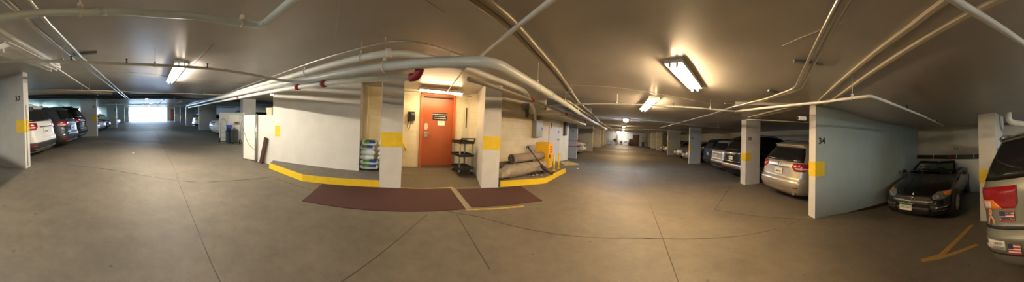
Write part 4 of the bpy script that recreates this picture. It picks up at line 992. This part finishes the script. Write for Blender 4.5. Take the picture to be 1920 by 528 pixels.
# ---------------------------------------------------------------- cars
class Body:
    """car body as a stack of horizontal rounded outlines: (z, y_rear, y_front, half width, squareness)"""
    def __init__(s, levels, scale=(1, 1, 1)):
        s.lv = [(z * scale[2], yr * scale[1], yf * scale[1], w * scale[0], n) for z, yr, yf, w, n in levels]
    def at(s, z):
        lv = s.lv
        if z <= lv[0][0]: return lv[0][1:]
        for a, b in zip(lv[:-1], lv[1:]):
            if a[0] <= z <= b[0]:
                t = (z - a[0]) / max(1e-6, b[0] - a[0]); return tuple(p + (q - p) * t for p, q in zip(a[1:], b[1:]))
        return lv[-1][1:]
    def pt(s, z, ang, off=0):
        yr, yf, w, n = s.at(z); yc = (yr + yf) / 2; L = (yf - yr) / 2 + off; W = w + off
        c, sn = math.cos(ang), math.sin(ang)
        return Vector((W * math.copysign(abs(sn) ** (2 / n), sn), yc + L * math.copysign(abs(c) ** (2 / n), c), z))
    def ang(s, z, side, v):
        yr, yf, w, n = s.at(z); yc = (yr + yf) / 2; L = (yf - yr) / 2
        if side in 'rf':
            q = min(1, abs(v) / w) ** (n / 2); a = math.asin(q); a = math.copysign(a, v) if v else 0
            return PI - a if side == 'r' else a
        t = (v - yc) / L; t = max(-1, min(1, t)); a = math.acos(math.copysign(abs(t) ** (n / 2), t))
        return a if side == '+' else -a
    def mesh(s, K=72, rings=None):
        b = B(); R_ = []
        zs = []
        for a, c in zip(s.lv[:-1], s.lv[1:]):
            k = max(1, int((c[0] - a[0]) / .05)); zs += [a[0] + (c[0] - a[0]) * i / k for i in range(k)]
        zs.append(s.lv[-1][0])
        for z in zs: R_.append([b.bm.verts.new(s.pt(z, 2 * PI * k / K)) for k in range(K)])
        for i in range(len(R_) - 1):
            for k in range(K):
                f = b.bm.faces.new((R_[i][k], R_[i][(k + 1) % K], R_[i + 1][(k + 1) % K], R_[i + 1][k])); f.smooth = True
        b.bm.faces.new(R_[0][::-1]); f = b.bm.faces.new(R_[-1])
        return b
    def patch(s, rows, off=.006, cols=14, thick=.02):
        """rows: [(z, (side, v0), (side, v1))] from bottom to top; returns builder"""
        b = B(); V = []
        zz = []
        for a, c in zip(rows[:-1], rows[1:]):
            for i in range(3):
                t = i / 3; zz.append((a[0] + (c[0] - a[0]) * t, a, c, t))
        zz.append((rows[-1][0], rows[-2], rows[-1], 1))
        for z, a, c, t in zz:
            def A(j):
                x0 = s.ang(z, a[j][0], a[j][1] + (c[j][1] - a[j][1]) * t) if a[j][0] == c[j][0] else s.ang(z, a[j][0], a[j][1]) * (1 - t) + s.ang(z, c[j][0], c[j][1]) * t
                return x0
            a0, a1 = A(1), A(2)
            if a1 - a0 > PI: a0 += 2 * PI
            if a0 - a1 > PI: a1 += 2 * PI
            samp = [s.pt(z, a0 + (a1 - a0) * i / 160, off) for i in range(161)]
            L = [0]
            for p, q in zip(samp[:-1], samp[1:]): L.append(L[-1] + (q - p).length)
            row = []; j = 0
            for i in range(cols + 1):
                d = L[-1] * i / cols
                while j < 159 and L[j + 1] < d: j += 1
                u = (d - L[j]) / max(1e-9, L[j + 1] - L[j]); row.append(samp[j].lerp(samp[j + 1], min(1, max(0, u))))
            V.append(row)
        F = [[b.bm.verts.new(p) for p in row] for row in V]
        yc = (s.lv[2][1] + s.lv[2][2]) / 2
        def inn(p): return Vector((p.x * (1 - thick / max(.3, abs(p.x))) if abs(p.x) > .3 else p.x, p.y - math.copysign(thick, p.y - yc), p.z))
        G = [[b.bm.verts.new(inn(p)) for p in row] for row in V]
        nr = len(F)
        for i in range(nr - 1):
            for k in range(cols):
                f = b.bm.faces.new((F[i][k], F[i][k + 1], F[i + 1][k + 1], F[i + 1][k])); f.smooth = True
        for k in range(cols):
            b.bm.faces.new((F[0][k], F[0][k + 1], G[0][k + 1], G[0][k])); b.bm.faces.new((F[-1][k], F[-1][k + 1], G[-1][k + 1], G[-1][k]))
        for i in range(nr - 1):
            b.bm.faces.new((F[i][0], F[i + 1][0], G[i + 1][0], G[i][0])); b.bm.faces.new((F[i][-1], F[i + 1][-1], G[i + 1][-1], G[i][-1]))
        return b
SUV = [(.20, -2.16, 2.10, .84, 7), (.30, -2.24, 2.20, .90, 7), (.45, -2.30, 2.28, .915, 7), (.60, -2.30, 2.30, .92, 6.5), (.64, -2.25, 2.30, .92, 6.5), (.80, -2.23, 2.27, .925, 6.5), (.90, -2.225, 2.16, .92, 6),
       (.98, -2.22, 1.75, .91, 6), (1.05, -2.20, 1.10, .895, 6), (1.10, -2.17, .98, .875, 6), (1.30, -2.04, .68, .80, 6), (1.50, -1.88, .36, .72, 6), (1.58, -1.86, .18, .69, 6), (1.63, -1.70, -.02, .66, 5.5), (1.66, -1.35, -.3, .60, 5), (1.67, -.9, -.6, .4, 4)]
VAN = [(.22, -2.40, 2.30, .86, 8), (.32, -2.50, 2.42, .93, 8), (.48, -2.55, 2.50, .955, 7.5), (.62, -2.555, 2.52, .96, 7), (.655, -2.49, 2.52, .96, 8), (.80, -2.48, 2.46, .96, 8), (.95, -2.475, 2.30, .955, 8), (1.05, -2.47, 1.95, .945, 8),
       (1.10, -2.465, 1.55, .935, 8), (1.15, -2.45, 1.42, .92, 8), (1.40, -2.36, .98, .82, 7), (1.62, -2.24, .58, .72, 6), (1.70, -2.20, .40, .68, 6), (1.75, -2.05, .2, .64, 5), (1.78, -1.8, -.1, .58, 5), (1.79, -1.2, -.5, .5, 5)]
SEDAN = [(.18, -2.25, 2.22, .83, 6), (.28, -2.32, 2.32, .88, 6), (.42, -2.36, 2.36, .90, 6), (.58, -2.36, 2.35, .905, 5.5), (.70, -2.33, 2.28, .90, 5.5), (.80, -2.30, 2.05, .89, 5), (.90, -2.24, 1.35, .87, 5), (.96, -2.10, 1.0, .85, 5),
         (1.02, -1.80, .85, .82, 5), (1.20, -1.45, .48, .74, 5), (1.36, -1.10, .10, .66, 5), (1.42, -.9, -.1, .60, 4.5), (1.45, -.65, -.3, .45, 4)]
ROAD = [(.16, -1.85, 1.88, .78, 5), (.24, -1.96, 2.00, .85, 5), (.36, -2.00, 2.04, .89, 5), (.50, -2.02, 2.03, .905, 4.6), (.60, -2.01, 1.96, .905, 4.4), (.68, -1.98, 1.80, .90, 4.2), (.75, -1.94, 1.50, .885, 4), (.81, -1.88, 1.10, .87, 4), (.86, -1.80, .72, .85, 4), (.885, -1.70, .60, .80, 4)]
def paint(name, col, metal=.6, rough=.3): return mat(name, col, rough, metal=metal, coat=.7)
def car(label, xy, az, levels, pm, kind, scale=(1, 1, 1), cat='car', name='parked_car', rear=None, group=None, lower=None, plate=True, hub=M_steel, drop=0, wheels=True):
    x, y = xy; f = Vector((math.sin(az), math.cos(az))); e = .8
    zr = zf(x - f.x * 1.35, y - f.y * 1.35); zq = zf(x + f.x * 1.35, y + f.y * 1.35); z0 = (zr + zq) / 2; pitch = math.atan2(zq - zr, 2.7)
    r_ = Vector((f.y, -f.x)); zl = zf(x - r_.x * .8, y - r_.y * .8); zrr = zf(x + r_.x * .8, y + r_.y * .8); rollA = math.atan2(zrr - zl, 1.6)
    M = Matrix.Translation((x, y, z0 - drop)) @ Matrix.Rotation(-az, 4, 'Z') @ Matrix.Rotation(pitch, 4, 'X') @ Matrix.Rotation(-rollA, 4, 'Y')
    root = empty(name, label, cat, M=M, group=group)
    bd = Body(levels, scale); sx, sy, sz = scale
    def add(b, nm, m, par=None):
        o = b.build(nm, m); o.parent = par or root; return o
    body = add(bd.mesh(), 'body', pm)
    W = max(l[3] for l in bd.lv); yr, yf = min(l[1] for l in bd.lv), max(l[2] for l in bd.lv)
    if wheels:
        wr = .345 if kind != 'road' else .32
        for s in (-1, 1):
            for yy in (yr * .60, yf * .60):
                add(B().cone((s * (W - .26), yy, wr), (s * (W + .004), yy, wr), wr + .05, seg=28), 'wheel_arch', M_trim)
                wh = add(B().cone((s * (W - .24), yy, wr), (s * (W + .010), yy, wr), wr, seg=28), 'wheel', M_rubber)
                b = B(); b.cone((s * (W), yy, wr), (s * (W + .014), yy, wr), wr * .66, wr * .60, seg=24)
                for k in range(5):
                    a = 2 * PI * k / 5; b.box((s * (W + .016), yy + math.sin(a) * wr * .33, wr + math.cos(a) * wr * .33), (.012, .05, wr * .6), M=None) if False else b.cone((s * (W + .014), yy, wr), (s * (W + .016), yy + math.sin(a) * wr * .6, wr + math.cos(a) * wr * .6), .03, .022, seg=6)
                add(b, 'hub_cap', hub, wh)
    return root, bd, add
def S_(v, k): return v * k
def rear_suv(label, xy, az, pm, scale=(1, 1, 1), trim=M_trim, chrome_strip=True, lens='c', group=None, platecol=M_white, levels=SUV, cat='car', bumper_silver=False):
    root, bd, add = car(label, xy, az, levels, pm, 'suv', scale, cat=cat, group=group); sx, sy, sz = scale
    g = M_glass; van = levels is VAN
    zb, zt = (1.10 * sz, 1.50 * sz) if not van else (1.16 * sz, 1.62 * sz)
    w0, w1 = bd.at(zb)[2], bd.at(zt)[2]
    add(bd.patch([(zb, ('r', -w0 * .84), ('r', w0 * .84)), ((zb + zt) / 2, ('r', -(w0 + w1) / 2 * .85), ('r', (w0 + w1) / 2 * .85)), (zt, ('r', -w1 * .80), ('r', w1 * .80))], .008), 'rear_window', g)
    for sd in '+-':
        yb0, yb1 = bd.at(zb)[0], bd.at(zb)[1]; yt0, yt1 = bd.at(zt)[0], bd.at(zt)[1]
        add(bd.patch([(zb, (sd, yb0 + .32), (sd, yb1 - .30)), (zt - .03, (sd, yt0 + .45), (sd, yt1 - .10))], .006, cols=20), 'side_window', g)
        # pillars between the side windows
    wf = w0
    add(bd.patch([(zb, ('f', -w0 * .84), ('f', w0 * .84)), (zt, ('f', -w1 * .82), ('f', w1 * .82))], .008), 'windshield', g)
    for k, s in (('+', 1), ('-', -1)):
        W = bd.at(.95 * sz)[2]; z1, z2 = .86 * sz, 1.07 * sz; y0 = bd.at(.95 * sz)[0]
        if lens == 'c':      # wraps the corner and reaches onto the tailgate
            add(bd.patch([(z1, ('r', s * W * .62), (k, y0 + .16)), ((z1 + z2) / 2, ('r', s * W * .50), (k, y0 + .26)), (z2, ('r', s * W * .55), (k, y0 + .36))], .012), 'tail_light', M_redlens)
            add(bd.patch([(z1 + .05, ('r', s * W * .66), ('r', s * W * .90)), (z1 + .09, ('r', s * W * .62), ('r', s * W * .92))], .018), 'tail_light_lens', M_clear)
        elif lens == 'v':    # upright beside the window
            add(bd.patch([(.80 * sz, ('r', s * W * .84), (k, y0 + .10)), (1.20 * sz, ('r', s * W * .82), (k, y0 + .16))], .012), 'tail_light', M_redlens)
    if trim:
        add(bd.patch([(.24 * sz, ('-', -1.9 * sy), ('+', -1.9 * sy)), (.42 * sz, ('-', -1.9 * sy), ('+', -1.9 * sy)), (.50 * sz, ('-', -2.0 * sy), ('+', -2.0 * sy))], .010, cols=36), 'lower_bumper', trim)
        for s in (-1, 1): add(bd.patch([(.37 * sz, ('r', s * .60), ('r', s * .80)), (.42 * sz, ('r', s * .60), ('r', s * .80))], .018), 'reflector', M_redlens)
        add(bd.patch([(.27 * sz, ('r', -.62), ('r', .62)), (.315 * sz, ('r', -.68), ('r', .68))], .022), 'skid_strip', M_steel)
    if bumper_silver:
        add(bd.patch([(.40 * sz, ('-', -1.9 * sy), ('+', -1.9 * sy)), (.62 * sz, ('-', -1.9 * sy), ('+', -1.9 * sy))], .014, cols=36), 'silver_bumper', M_steel)
    yrr = bd.at(.80 * sz)[0]
    pz = .80 * sz
    pl = add(B().box((0, yrr - .016, pz), (.31, .015, .155), bev=.004), 'license_plate', platecol)
    add(B().box((0, yrr - .025, pz - .01), (.20, .004, .035)), 'plate_characters', mat('plate_green', (.12, .16, .08), .6), pl)
    if chrome_strip: add(bd.patch([(pz + .12 * sz, ('r', -.36), ('r', .36)), (pz + .15 * sz, ('r', -.38), ('r', .38))], .014), 'chrome_strip', M_chrome)
    # roof spoiler and rails
    add(bd.patch([(zt + .045, ('r', -w1 * .80), ('r', w1 * .80)), (zt + .085, ('r', -w1 * .76), ('r', w1 * .76))], .05, thick=.10), 'roof_spoiler', pm)
    for s in (-1, 1): add(B().tube([(s * .60 * sx, -1.5 * sy, 1.64 * sz), (s * .60 * sx, -1.4 * sy, 1.70 * sz), (s * .60 * sx, -.3 * sy, 1.70 * sz), (s * .60 * sx, -.2 * sy, 1.64 * sz)], .014, seg=8, fillet=.05), 'roof_rail', M_trim)
    add(B().cone((0, yrr + .62, 1.62 * sz), (.0, yrr + .55, 1.74 * sz), .006, .003, seg=6), 'antenna', M_black)
    for s in (-1, 1): add(B().box((s * (bd.at(1.1 * sz)[2] + .09), .78 * sy, 1.08 * sz), (.16, .12, .13), bev=.04), 'side_mirror', pm)
    return root, bd, add
def front_car(label, xy, az, pm, levels=SEDAN, scale=(1, 1, 1), group=None, cat='car', lights=M_clear):
    root, bd, add = car(label, xy, az, levels, pm, 'sedan', scale, cat=cat, group=group); sx, sy, sz = scale
    su = levels is SUV; zb, zt = (1.10, 1.50) if su else (1.03, 1.34); zb *= sz; zt *= sz
    w0, w1 = bd.at(zb)[2], bd.at(zt)[2]
    add(bd.patch([(zb, ('f', -w0 * .86), ('f', w0 * .86)), (zt, ('f', -w1 * .84), ('f', w1 * .84))], .008), 'windshield', M_glass)
    add(bd.patch([(zb, ('r', -w0 * .84), ('r', w0 * .84)), (zt, ('r', -w1 * .84), ('r', w1 * .84))], .008), 'rear_window', M_glass)
    for sd in '+-':
        add(bd.patch([(zb, (sd, bd.at(zb)[0] + .35), (sd, bd.at(zb)[1] - .35)), (zt - .03, (sd, bd.at(zt)[0] + .28), (sd, bd.at(zt)[1] - .15))], .006, cols=20), 'side_window', M_glass)
    hz = .66 * sz if not su else .78 * sz
    for k, s in (('+', 1), ('-', -1)):
        W = bd.at(hz)[2]; y1 = bd.at(hz)[1]
        add(bd.patch([(hz - .06, ('f', s * W * .60), ('f', s * W * .93)), (hz + .06, ('f', s * W * .55), (k, y1 - .30))], .012), 'headlight', lights)
        add(bd.patch([(.34 * sz, ('f', s * W * .62), ('f', s * W * .82)), (.42 * sz, ('f', s * W * .62), ('f', s * W * .82))], .012), 'fog_light', lights)
    add(bd.patch([(hz - .10, ('f', -.42), ('f', .42)), (hz + .05, ('f', -.46), ('f', .46))], .012), 'grille', M_trim)
    add(bd.patch([(hz - .03, ('f', -.44), ('f', .44)), (hz - .015, ('f', -.44), ('f', .44))], .020), 'chrome_strip', M_chrome)
    pl = add(B().box((0, bd.at(.45 * sz)[1] + .02, .45 * sz), (.31, .015, .15)), 'license_plate', M_white)
    for s in (-1, 1): add(B().box((s * (w0 + .09), .70 * sy, zb + .03), (.16, .12, .11), bev=.035), 'side_mirror', pm)
    return root, bd, add
azS = AZ_L - PI / 2      # heading of cars nosed into the south bays
azS = math.atan2(.208, -.978); azN = azS + PI; azE = math.atan2(.857, -.515); azW_ = azE + PI
P_white = paint('white_car_paint', (.72, .71, .68), .0, .3); P_dgrey = paint('slate_car_paint', (.065, .08, .10), .5, .3); P_black = mat('black_car_paint', (.006, .006, .007), .22, coat=.25)
P_champ = paint('champagne_car_paint', (.50, .45, .36), .65, .35); P_blue = paint('blue_car_paint', (.035, .06, .11), .5, .3); P_silver = paint('silver_car_paint', (.45, .44, .42), .6, .32)
P_sage = paint('sage_silver_car_paint', (.27, .285, .245), .55, .38); P_lblue = paint('pale_blue_car_paint', (.30, .36, .42), .4, .3)
def Lc(s, nrear, L=2.27): return Lp(s, nrear - L)
def Ln(s, nrear, L=2.27): return Lp(s, nrear + L)
def Rc(s, nrear, L=2.27): return Rp(s, nrear + L)
rear_suv('white crossover with black lower bumper, nearest car left of the column marked 40', Lc(5.72, -2.95), azS, P_white)
rear_suv('dark slate crossover with red tail lights, between the white one and the black one', Lc(7.80, -2.85), azS, P_dgrey, (.99, 1, .97), group=None)
rear_suv('black suv half hidden behind the column marked 40', Lc(10.1, -3.1), azS, P_black, (1, 1, 1.03))
front_car('black car behind the column marked 37, barely showing at the left edge', Lc(2.72, -3.0), azN, P_black)
front_car('dark sedan nosing out just beyond the column marked 40', Lc(13.4, -3.2), azN, P_dgrey)
front_car('silver sedan nosing out second beyond the column marked 40', Lc(15.7, -3.2), azN, P_silver)
front_car('dark sedan nosing out before the column marked 43', Lc(18.1, -3.2), azN, P_black)
front_car('white sedan between the second and third left columns', Lc(22.5, -3.0), azN, P_white)
front_car('grey sedan just before the third left column', Lc(25.0, -3.2), azN, P_dgrey)
rear_suv('white hatchback parked right of the exit between two columns', Ln(20.3, 4.7), azN, P_white, (.96, .95, .90))
front_car('pale blue-grey car in the bay behind the dark-sided column', Ln(14.9, 5.0), azS, P_lblue)
front_car('white van-like car nosing out behind the white partition', Ln(12.75, 4.3), azS, P_white, SUV, (1, 1, 1.08))
# right bays
r_, bd_, add_ = rear_suv('champagne crossover with red tail lights between columns 33 and 34', Rc(4.30, 3.95, 2.33), azE, P_champ, (1.03, 1.02, .965), trim=None)
for s in (-1, 1): add_(bd_.patch([(.40, ('r', s * .58), ('r', s * .72)), (.43, ('r', s * .58), ('r', s * .74))], .012), 'reflector', M_redlens)
b = B(); yq = bd_.at(.98)[0] - .012
for rx, rz in ((.075, .05), (.032, .05), (.062, .022)): b.tube([(rx * math.cos(2 * PI * i / 24), yq, (.985 if rz == .05 else 1.005) + rz * math.sin(2 * PI * i / 24)) for i in range(25)], .006, seg=6, caps=False)
add_(b, 'emblem', M_chrome)
add_(B().cone((.62, bd_.at(.3)[0] - .01, .26), (.62, bd_.at(.3)[0] + .12, .26), .04, seg=14), 'exhaust_pipe', M_chrome)
rear_suv('black suv with silver bumper left of the column marked 33', Rc(7.75, 4.55), azE, P_black, (1.05, 1.05, 1.10), lens='v', trim=None, bumper_silver=True, chrome_strip=True)
rear_suv('pale silver suv between the black suv and the blue minivan', Rc(9.85, 4.75), azE, P_silver, (.98, 1, 1), lens='v')
rear_suv('dark blue minivan with vertical tail lights beside the lilac-edged column', Rc(11.95, 5.15, 2.5), azE, P_blue, (.98, .98, .96), levels=VAN, lens='v')
front_car('silver sedan nosing out just beyond the lilac-edged column', Rc(14.9, 4.6), azW_, P_silver, group=None)
front_car('silver sedan nosing out before the slim column', Rc(17.4, 4.6), azW_, P_silver, scale=(1, 1, 1.03))
front_car('dark sedan with a pale bumper beyond the slim column', Rc(22.5, 4.6), azW_, P_silver)
front_car('grey sedan farther beyond the slim column', Rc(25.0, 4.8), azW_, P_black)
front_car('white car nosing out behind the red barred column', Rp(16.0, -2.95 - 2.3), azE, P_white, SUV, (1, 1, .95))

# ---- black convertible with its nose to the aisle
def convertible():
    az = math.radians(-45); ctr = Vector((4.56, -1.76)) - Vector((math.sin(az), math.cos(az))) * 2.04
    root, bd, add = car('black convertible with open top and three-pointed star grille in bay 34', tuple(ctr), az, ROAD, P_black, 'road', (1, 1, 1.03))
    # headlights
    for k, s in (('+', 1), ('-', -1)):
        hl = add(bd.patch([(.56, ('f', s * .50), ('f', s * .76)), (.63, ('f', s * .46), (k, 1.66)), (.70, ('f', s * .56), (k, 1.46))], .010), 'headlight', mat('headlight_lens', (.16, .16, .15), .08, coat=1))
        for q, (xx, zz) in enumerate(((.58, .615), (.70, .625))):
            p = bd.pt(zz, bd.ang(zz, 'f', s * xx), .012)
            add(B().cone(tuple(p), tuple(p + Vector((s * .01, .02, .004))), .050, .040, seg=18), 'reflector', M_chrome, hl)
        add(bd.patch([(.60, (k, 1.74), (k, 1.60)), (.69, (k, 1.70), (k, 1.44))], .016), 'turn_signal', M_amber)
        # lower side air intakes with chrome fins
        add(bd.patch([(.27, ('f', s * .48), (k, 1.60)), (.44, ('f', s * .44), (k, 1.62))], .008), 'side_intake', M_trim)
        for zz in (.31, .38): add(bd.patch([(zz, ('f', s * .55), (k, 1.74)), (zz + .022, ('f', s * .54), (k, 1.74))], .022), 'chrome_fin', M_chrome)
    add(bd.patch([(.44, ('f', -.40), ('f', .40)), (.53, ('f', -.50), ('f', .50)), (.62, ('f', -.46), ('f', .46))], .010), 'grille', M_trim)
    add(bd.patch([(.508, ('f', -.49), ('f', .49)), (.552, ('f', -.49), ('f', .49))], .026), 'grille_bar', M_chrome)
    add(bd.patch([(.20, ('f', -.40), ('f', .40)), (.38, ('f', -.44), ('f', .44))], .008), 'lower_intake', M_trim)
    yf = bd.at(.53)[1] + .035
    b = B(); b.tube([(.085 * math.cos(2 * PI * i / 32), yf, .535 + .085 * math.sin(2 * PI * i / 32)) for i in range(33)], .008, seg=8, caps=False)
    for k in range(3):
        a = PI / 2 + k * 2 * PI / 3; b.cone((0, yf, .535), (.08 * math.cos(a), yf, .535 + .08 * math.sin(a)), .013, .004, seg=8)
    add(b, 'star_emblem', M_chrome)
    add(B().cone((0, 1.93, .655), (0, 1.95, .66), .022, seg=16), 'hood_badge', M_chrome)
    pl = add(B().box((.16, bd.at(.37)[1] + .02, .38), (.31, .014, .16), bev=.004), 'license_plate', M_white)
    yy = bd.at(.37)[1] + .029
    add(B().box((.16, yy, .438), (.30, .006, .038)), 'plate_header', mat('dark_green_header', (.03, .12, .04), .5), pl)
    me = text_bm('GBD26D', .075, .001, .001); me.transform(face_M((.16, yy + .001, .372), 0)); me.materials.append(mat('plate_green', (.12, .16, .08), .6)); o = bpy.data.objects.new('plate_characters', me); COL.objects.link(o); o.parent = pl
    # cockpit
    add(B().prism([(-.64, .44), (.64, .44), (.70, -1.05), (-.70, -1.05)], .86, .925), 'cockpit_floor', mat('dark_interior', (.02, .02, .02), .7))
    cream = mat('cream_leather', (.50, .46, .33), .5)
    for s in (-1, 1):
        st = add(B().box((s * .36, -.62, .97), (.46, .16, .40), bev=.05), 'seat', cream)
        add(B().box((s * .36, -.64, 1.14), (.26, .11, .14), bev=.04), 'head_restraint', cream, st)
        add(B().tube([(s * .52, -.84, .92), (s * .52, -.84, 1.10), (s * .20, -.84, 1.10), (s * .20, -.84, .92)], .02, seg=8, fillet=.08), 'roll_hoop', M_steel)
    ws = B()   # windshield: slanted curved sheet
    rows = []
    for i in range(5):
        t = i / 4; z = .93 + .32 * t; row = []
        for k in range(13):
            u = -1 + k / 6; xw = (.74 - .15 * t) * u; yv = .62 - .62 * t - .16 * u * u * (1 - .2 * t)
            row.append(ws.bm.verts.new((xw, yv, z)))
        rows.append(row)
    for i in range(4):
        for k in range(12): f = ws.bm.faces.new((rows[i][k], rows[i][k + 1], rows[i + 1][k + 1], rows[i + 1][k])); f.smooth = True
    top = [v.co.copy() for v in rows[-1]]; lft = [r0[0].co.copy() for r0 in rows]; rgt = [r0[-1].co.copy() for r0 in rows]
    glass = bpy.data.materials.new('windshield_glass'); glass.use_nodes = True; gb = glass.node_tree.nodes['Principled BSDF']; gb.inputs['Transmission Weight'].default_value = 1; gb.inputs['Roughness'].default_value = 0; gb.inputs['IOR'].default_value = 1.3; gb.inputs['Base Color'].default_value = (.75, .80, .76, 1)
    w_ = add(ws, 'windshield', glass); md = w_.modifiers.new('pane', 'SOLIDIFY'); md.thickness = .005
    add(B().tube(lft + top[1:-1] + rgt[::-1], .024, seg=10), 'windshield_frame', P_black)
    add(B().box((0, -.02, 1.20), (.16, .05, .05), bev=.015), 'mirror', M_black)
    add(B().tube([(.36 + .17 * math.cos(2 * PI * i / 20), .18 + .05 * math.sin(2 * PI * i / 20), .98 + .15 * math.sin(2 * PI * i / 20)) for i in range(21)], .014, seg=8, caps=False), 'steering_wheel', M_black)
    for s in (-1, 1): add(B().box((s * .97, .38, .95), (.20, .10, .12), bev=.04), 'side_mirror', P_black)
    for s in (-1, 1): add(B().tube([(s * .30, 1.85, .70), (s * .34, 1.3, .795), (s * .42, .75, .868)], [.008, .018, .010], seg=8), 'hood_crease', P_black)
    return root
convertible()
# soft-top car seen dimly behind pillar 35
front_car('black car glimpsed between the convertible and the pillar marked 35', (5.3, -4.85 + 9.0), azE, P_black) if False else None

# ---- grey-green minivan at the right edge
def minivan():
    az = math.radians(171); f = Vector((math.sin(az), math.cos(az))); rt = Vector((f.y, -f.x))
    corner = Vector((1.96, -1.58)); ctr = corner + f * 2.555 + rt * .93
    root, bd, add = car('grey-green minivan with stickers on its tail, at the right edge', tuple(ctr), az, VAN, P_sage, 'van', drop=.07)
    w0, w1 = bd.at(1.22)[2], bd.at(1.66)[2]
    add(bd.patch([(1.20, ('r', -w0 * .86), ('r', w0 * .86)), (1.45, ('r', -w0 * .83), ('r', w0 * .83)), (1.66, ('r', -w1 * .86), ('r', w1 * .86))], .008, cols=24), 'rear_window', M_glass)
    for sd in '+-': add(bd.patch([(1.17, (sd, -2.15), (sd, 1.1)), (1.60, (sd, -1.95), (sd, .50))], .006, cols=24), 'side_window', M_glass)
    add(bd.patch([(1.2, ('f', -.78), ('f', .78)), (1.62, ('f', -.68), ('f', .68))], .008), 'windshield', M_glass)
    for k, s in (('+', 1), ('-', -1)):
        # local -x is the van's left
        tl = add(bd.patch([(.885, ('r', s * .30), (k, -2.44)), (.95, ('r', s * .25), (k, -2.42)), (1.13, ('r', s * .24), (k, -2.38))], .016, cols=20), 'tail_light', M_redlens)
        add(bd.patch([(.88, ('r', s * .46), (k, -2.43)), (.98, ('r', s * .58), (k, -2.41))], .021, cols=16), 'amber_lens', M_amber, tl)
        add(bd.patch([(.892, ('r', s * .62), ('r', s * .73)), (.972, ('r', s * .62), ('r', s * .73))], .025, cols=6), 'reverse_lens', M_clear, tl)
    add(bd.patch([(.655, ('r', -.80), ('r', .80)), (.69, ('r', -.78), ('r', .78))], .006, cols=20), 'bumper_step_pad', M_trim)
    add(bd.patch([(.40, ('-', -1.9), ('+', -1.9)), (.415, ('-', -1.9), ('+', -1.9))], .008, cols=40), 'bumper_moulding', M_trim)
    yr = bd.at(.85)[0]
    def st(x, z, dy=.011): # sticker plane on the tailgate/bumper, facing back (local -y)
        y = bd.pt(z, bd.ang(z, 'r', x)).y
        return Matrix(((1, 0, 0, x), (0, 0, -1, y - dy), (0, 1, 0, z), (0, 0, 0, 1)))
    def flagrows(M, wd, ht, parent, canton=True):
        mr = mat('sticker_red', (.50, .04, .05), .5); mb = mat('sticker_navy', (.04, .05, .12), .5); mw = mat('sticker_white', (.78, .76, .70), .5)
        b = B(); b.extr([(-wd / 2, -ht / 2), (wd / 2, -ht / 2), (wd / 2, ht / 2), (-wd / 2, ht / 2)], M, .001); o = add(b, 'sticker_base', mw, parent)
        b = B(); 
        for k in range(4):
            z = -ht / 2 + ht / 7 * (2 * k + .5); b.extr([(-wd / 2, z - ht / 14), (wd / 2, z - ht / 14), (wd / 2, z + ht / 14), (-wd / 2, z + ht / 14)], M @ Matrix.Translation((0, 0, .0012)), .0006)
        add(b, 'stripes', mr, parent)
        b = B(); b.extr([(-wd / 2, 0), (-wd * .08, 0), (-wd * .08, ht / 2), (-wd / 2, ht / 2)], M @ Matrix.Translation((0, 0, .002)), .0006); add(b, 'canton', mb, parent)
        return mb
    s1 = add(B().extr([(-.10, -.055), (.10, -.055), (.10, .055), (-.10, .055)], st(-.42, .80), .001), 'slogan_sticker', mat('sticker_white', (.78, .76, .70), .5))
    mb = flagrows(st(-.42, .80, .012), .20, .11, s1)
    for t, dz in (('PRAY', .028), ('AMERICA', -.026)):
        me = text_bm(t, .042, .0008, .0015); me.transform(st(-.395 if t == 'PRAY' else -.415, .80 + dz, .016)); me.materials.append(mb); o = bpy.data.objects.new('lettering', me); COL.objects.link(o); o.parent = s1
    # ribbon
    pk = mat('ribbon_pink', (.70, .34, .24), .5); M = st(-.66, .785, .010)
    b = B(); pts = [(-.040, -.085), (-.030, -.03), (.008, .03), (.018, .062), (.0, .083), (-.018, .062), (-.006, .03), (.030, -.03), (.045, -.080)]
    b.tube([tuple(M @ Vector((p[0], p[1], .002))) for p in pts], .012, seg=6, fillet=.02); add(b, 'ribbon_sticker', pk)
    s2 = add(bd.patch([(.455, ('r', -.77), ('r', -.46)), (.555, ('r', -.77), ('r', -.46))], .006, cols=16, thick=.004), 'bumper_sticker', mat('sticker_white', (.78, .76, .70), .5))
    add(bd.patch([(.505, ('r', -.765), ('r', -.72)), (.55, ('r', -.765), ('r', -.72))], .009, cols=4, thick=.004), 'flag_corner', mat('sticker_navy', (.04, .05, .12), .5), s2)
    for t, dz in (('UNITED', .020), ('WE STAND', -.022)):
        me = text_bm(t, .034, .0006, .001); me.transform(st(-.55, .505 + dz, .010)); me.materials.append(mat('grey_letters', (.25, .25, .26), .6)); o = bpy.data.objects.new('lettering', me); COL.objects.link(o); o.parent = s2
    s3 = add(B().extr([(-.08, -.05), (.08, -.05), (.08, .05), (-.08, .05)], st(-.335, .485), .001), 'flag_sticker', mat('sticker_white', (.78, .76, .70), .5))
    flagrows(st(-.335, .485, .012), .16, .10, s3)
    pl = add(B().box((0, yr - .02, .84), (.31, .015, .155), bev=.004), 'license_plate', M_white)
    add(bd.patch([(1.70, ('r', -.70), ('r', .70)), (1.735, ('r', -.66), ('r', .66))], .05, thick=.1), 'roof_spoiler', P_sage)
    for s in (-1, 1): add(B().tube([(s * .68, -2.0, 1.74), (s * .68, -1.9, 1.80), (s * .68, -.2, 1.80), (s * .68, -.1, 1.74)], .014, seg=8, fillet=.05), 'roof_rail', M_trim)
    return root
minivan()
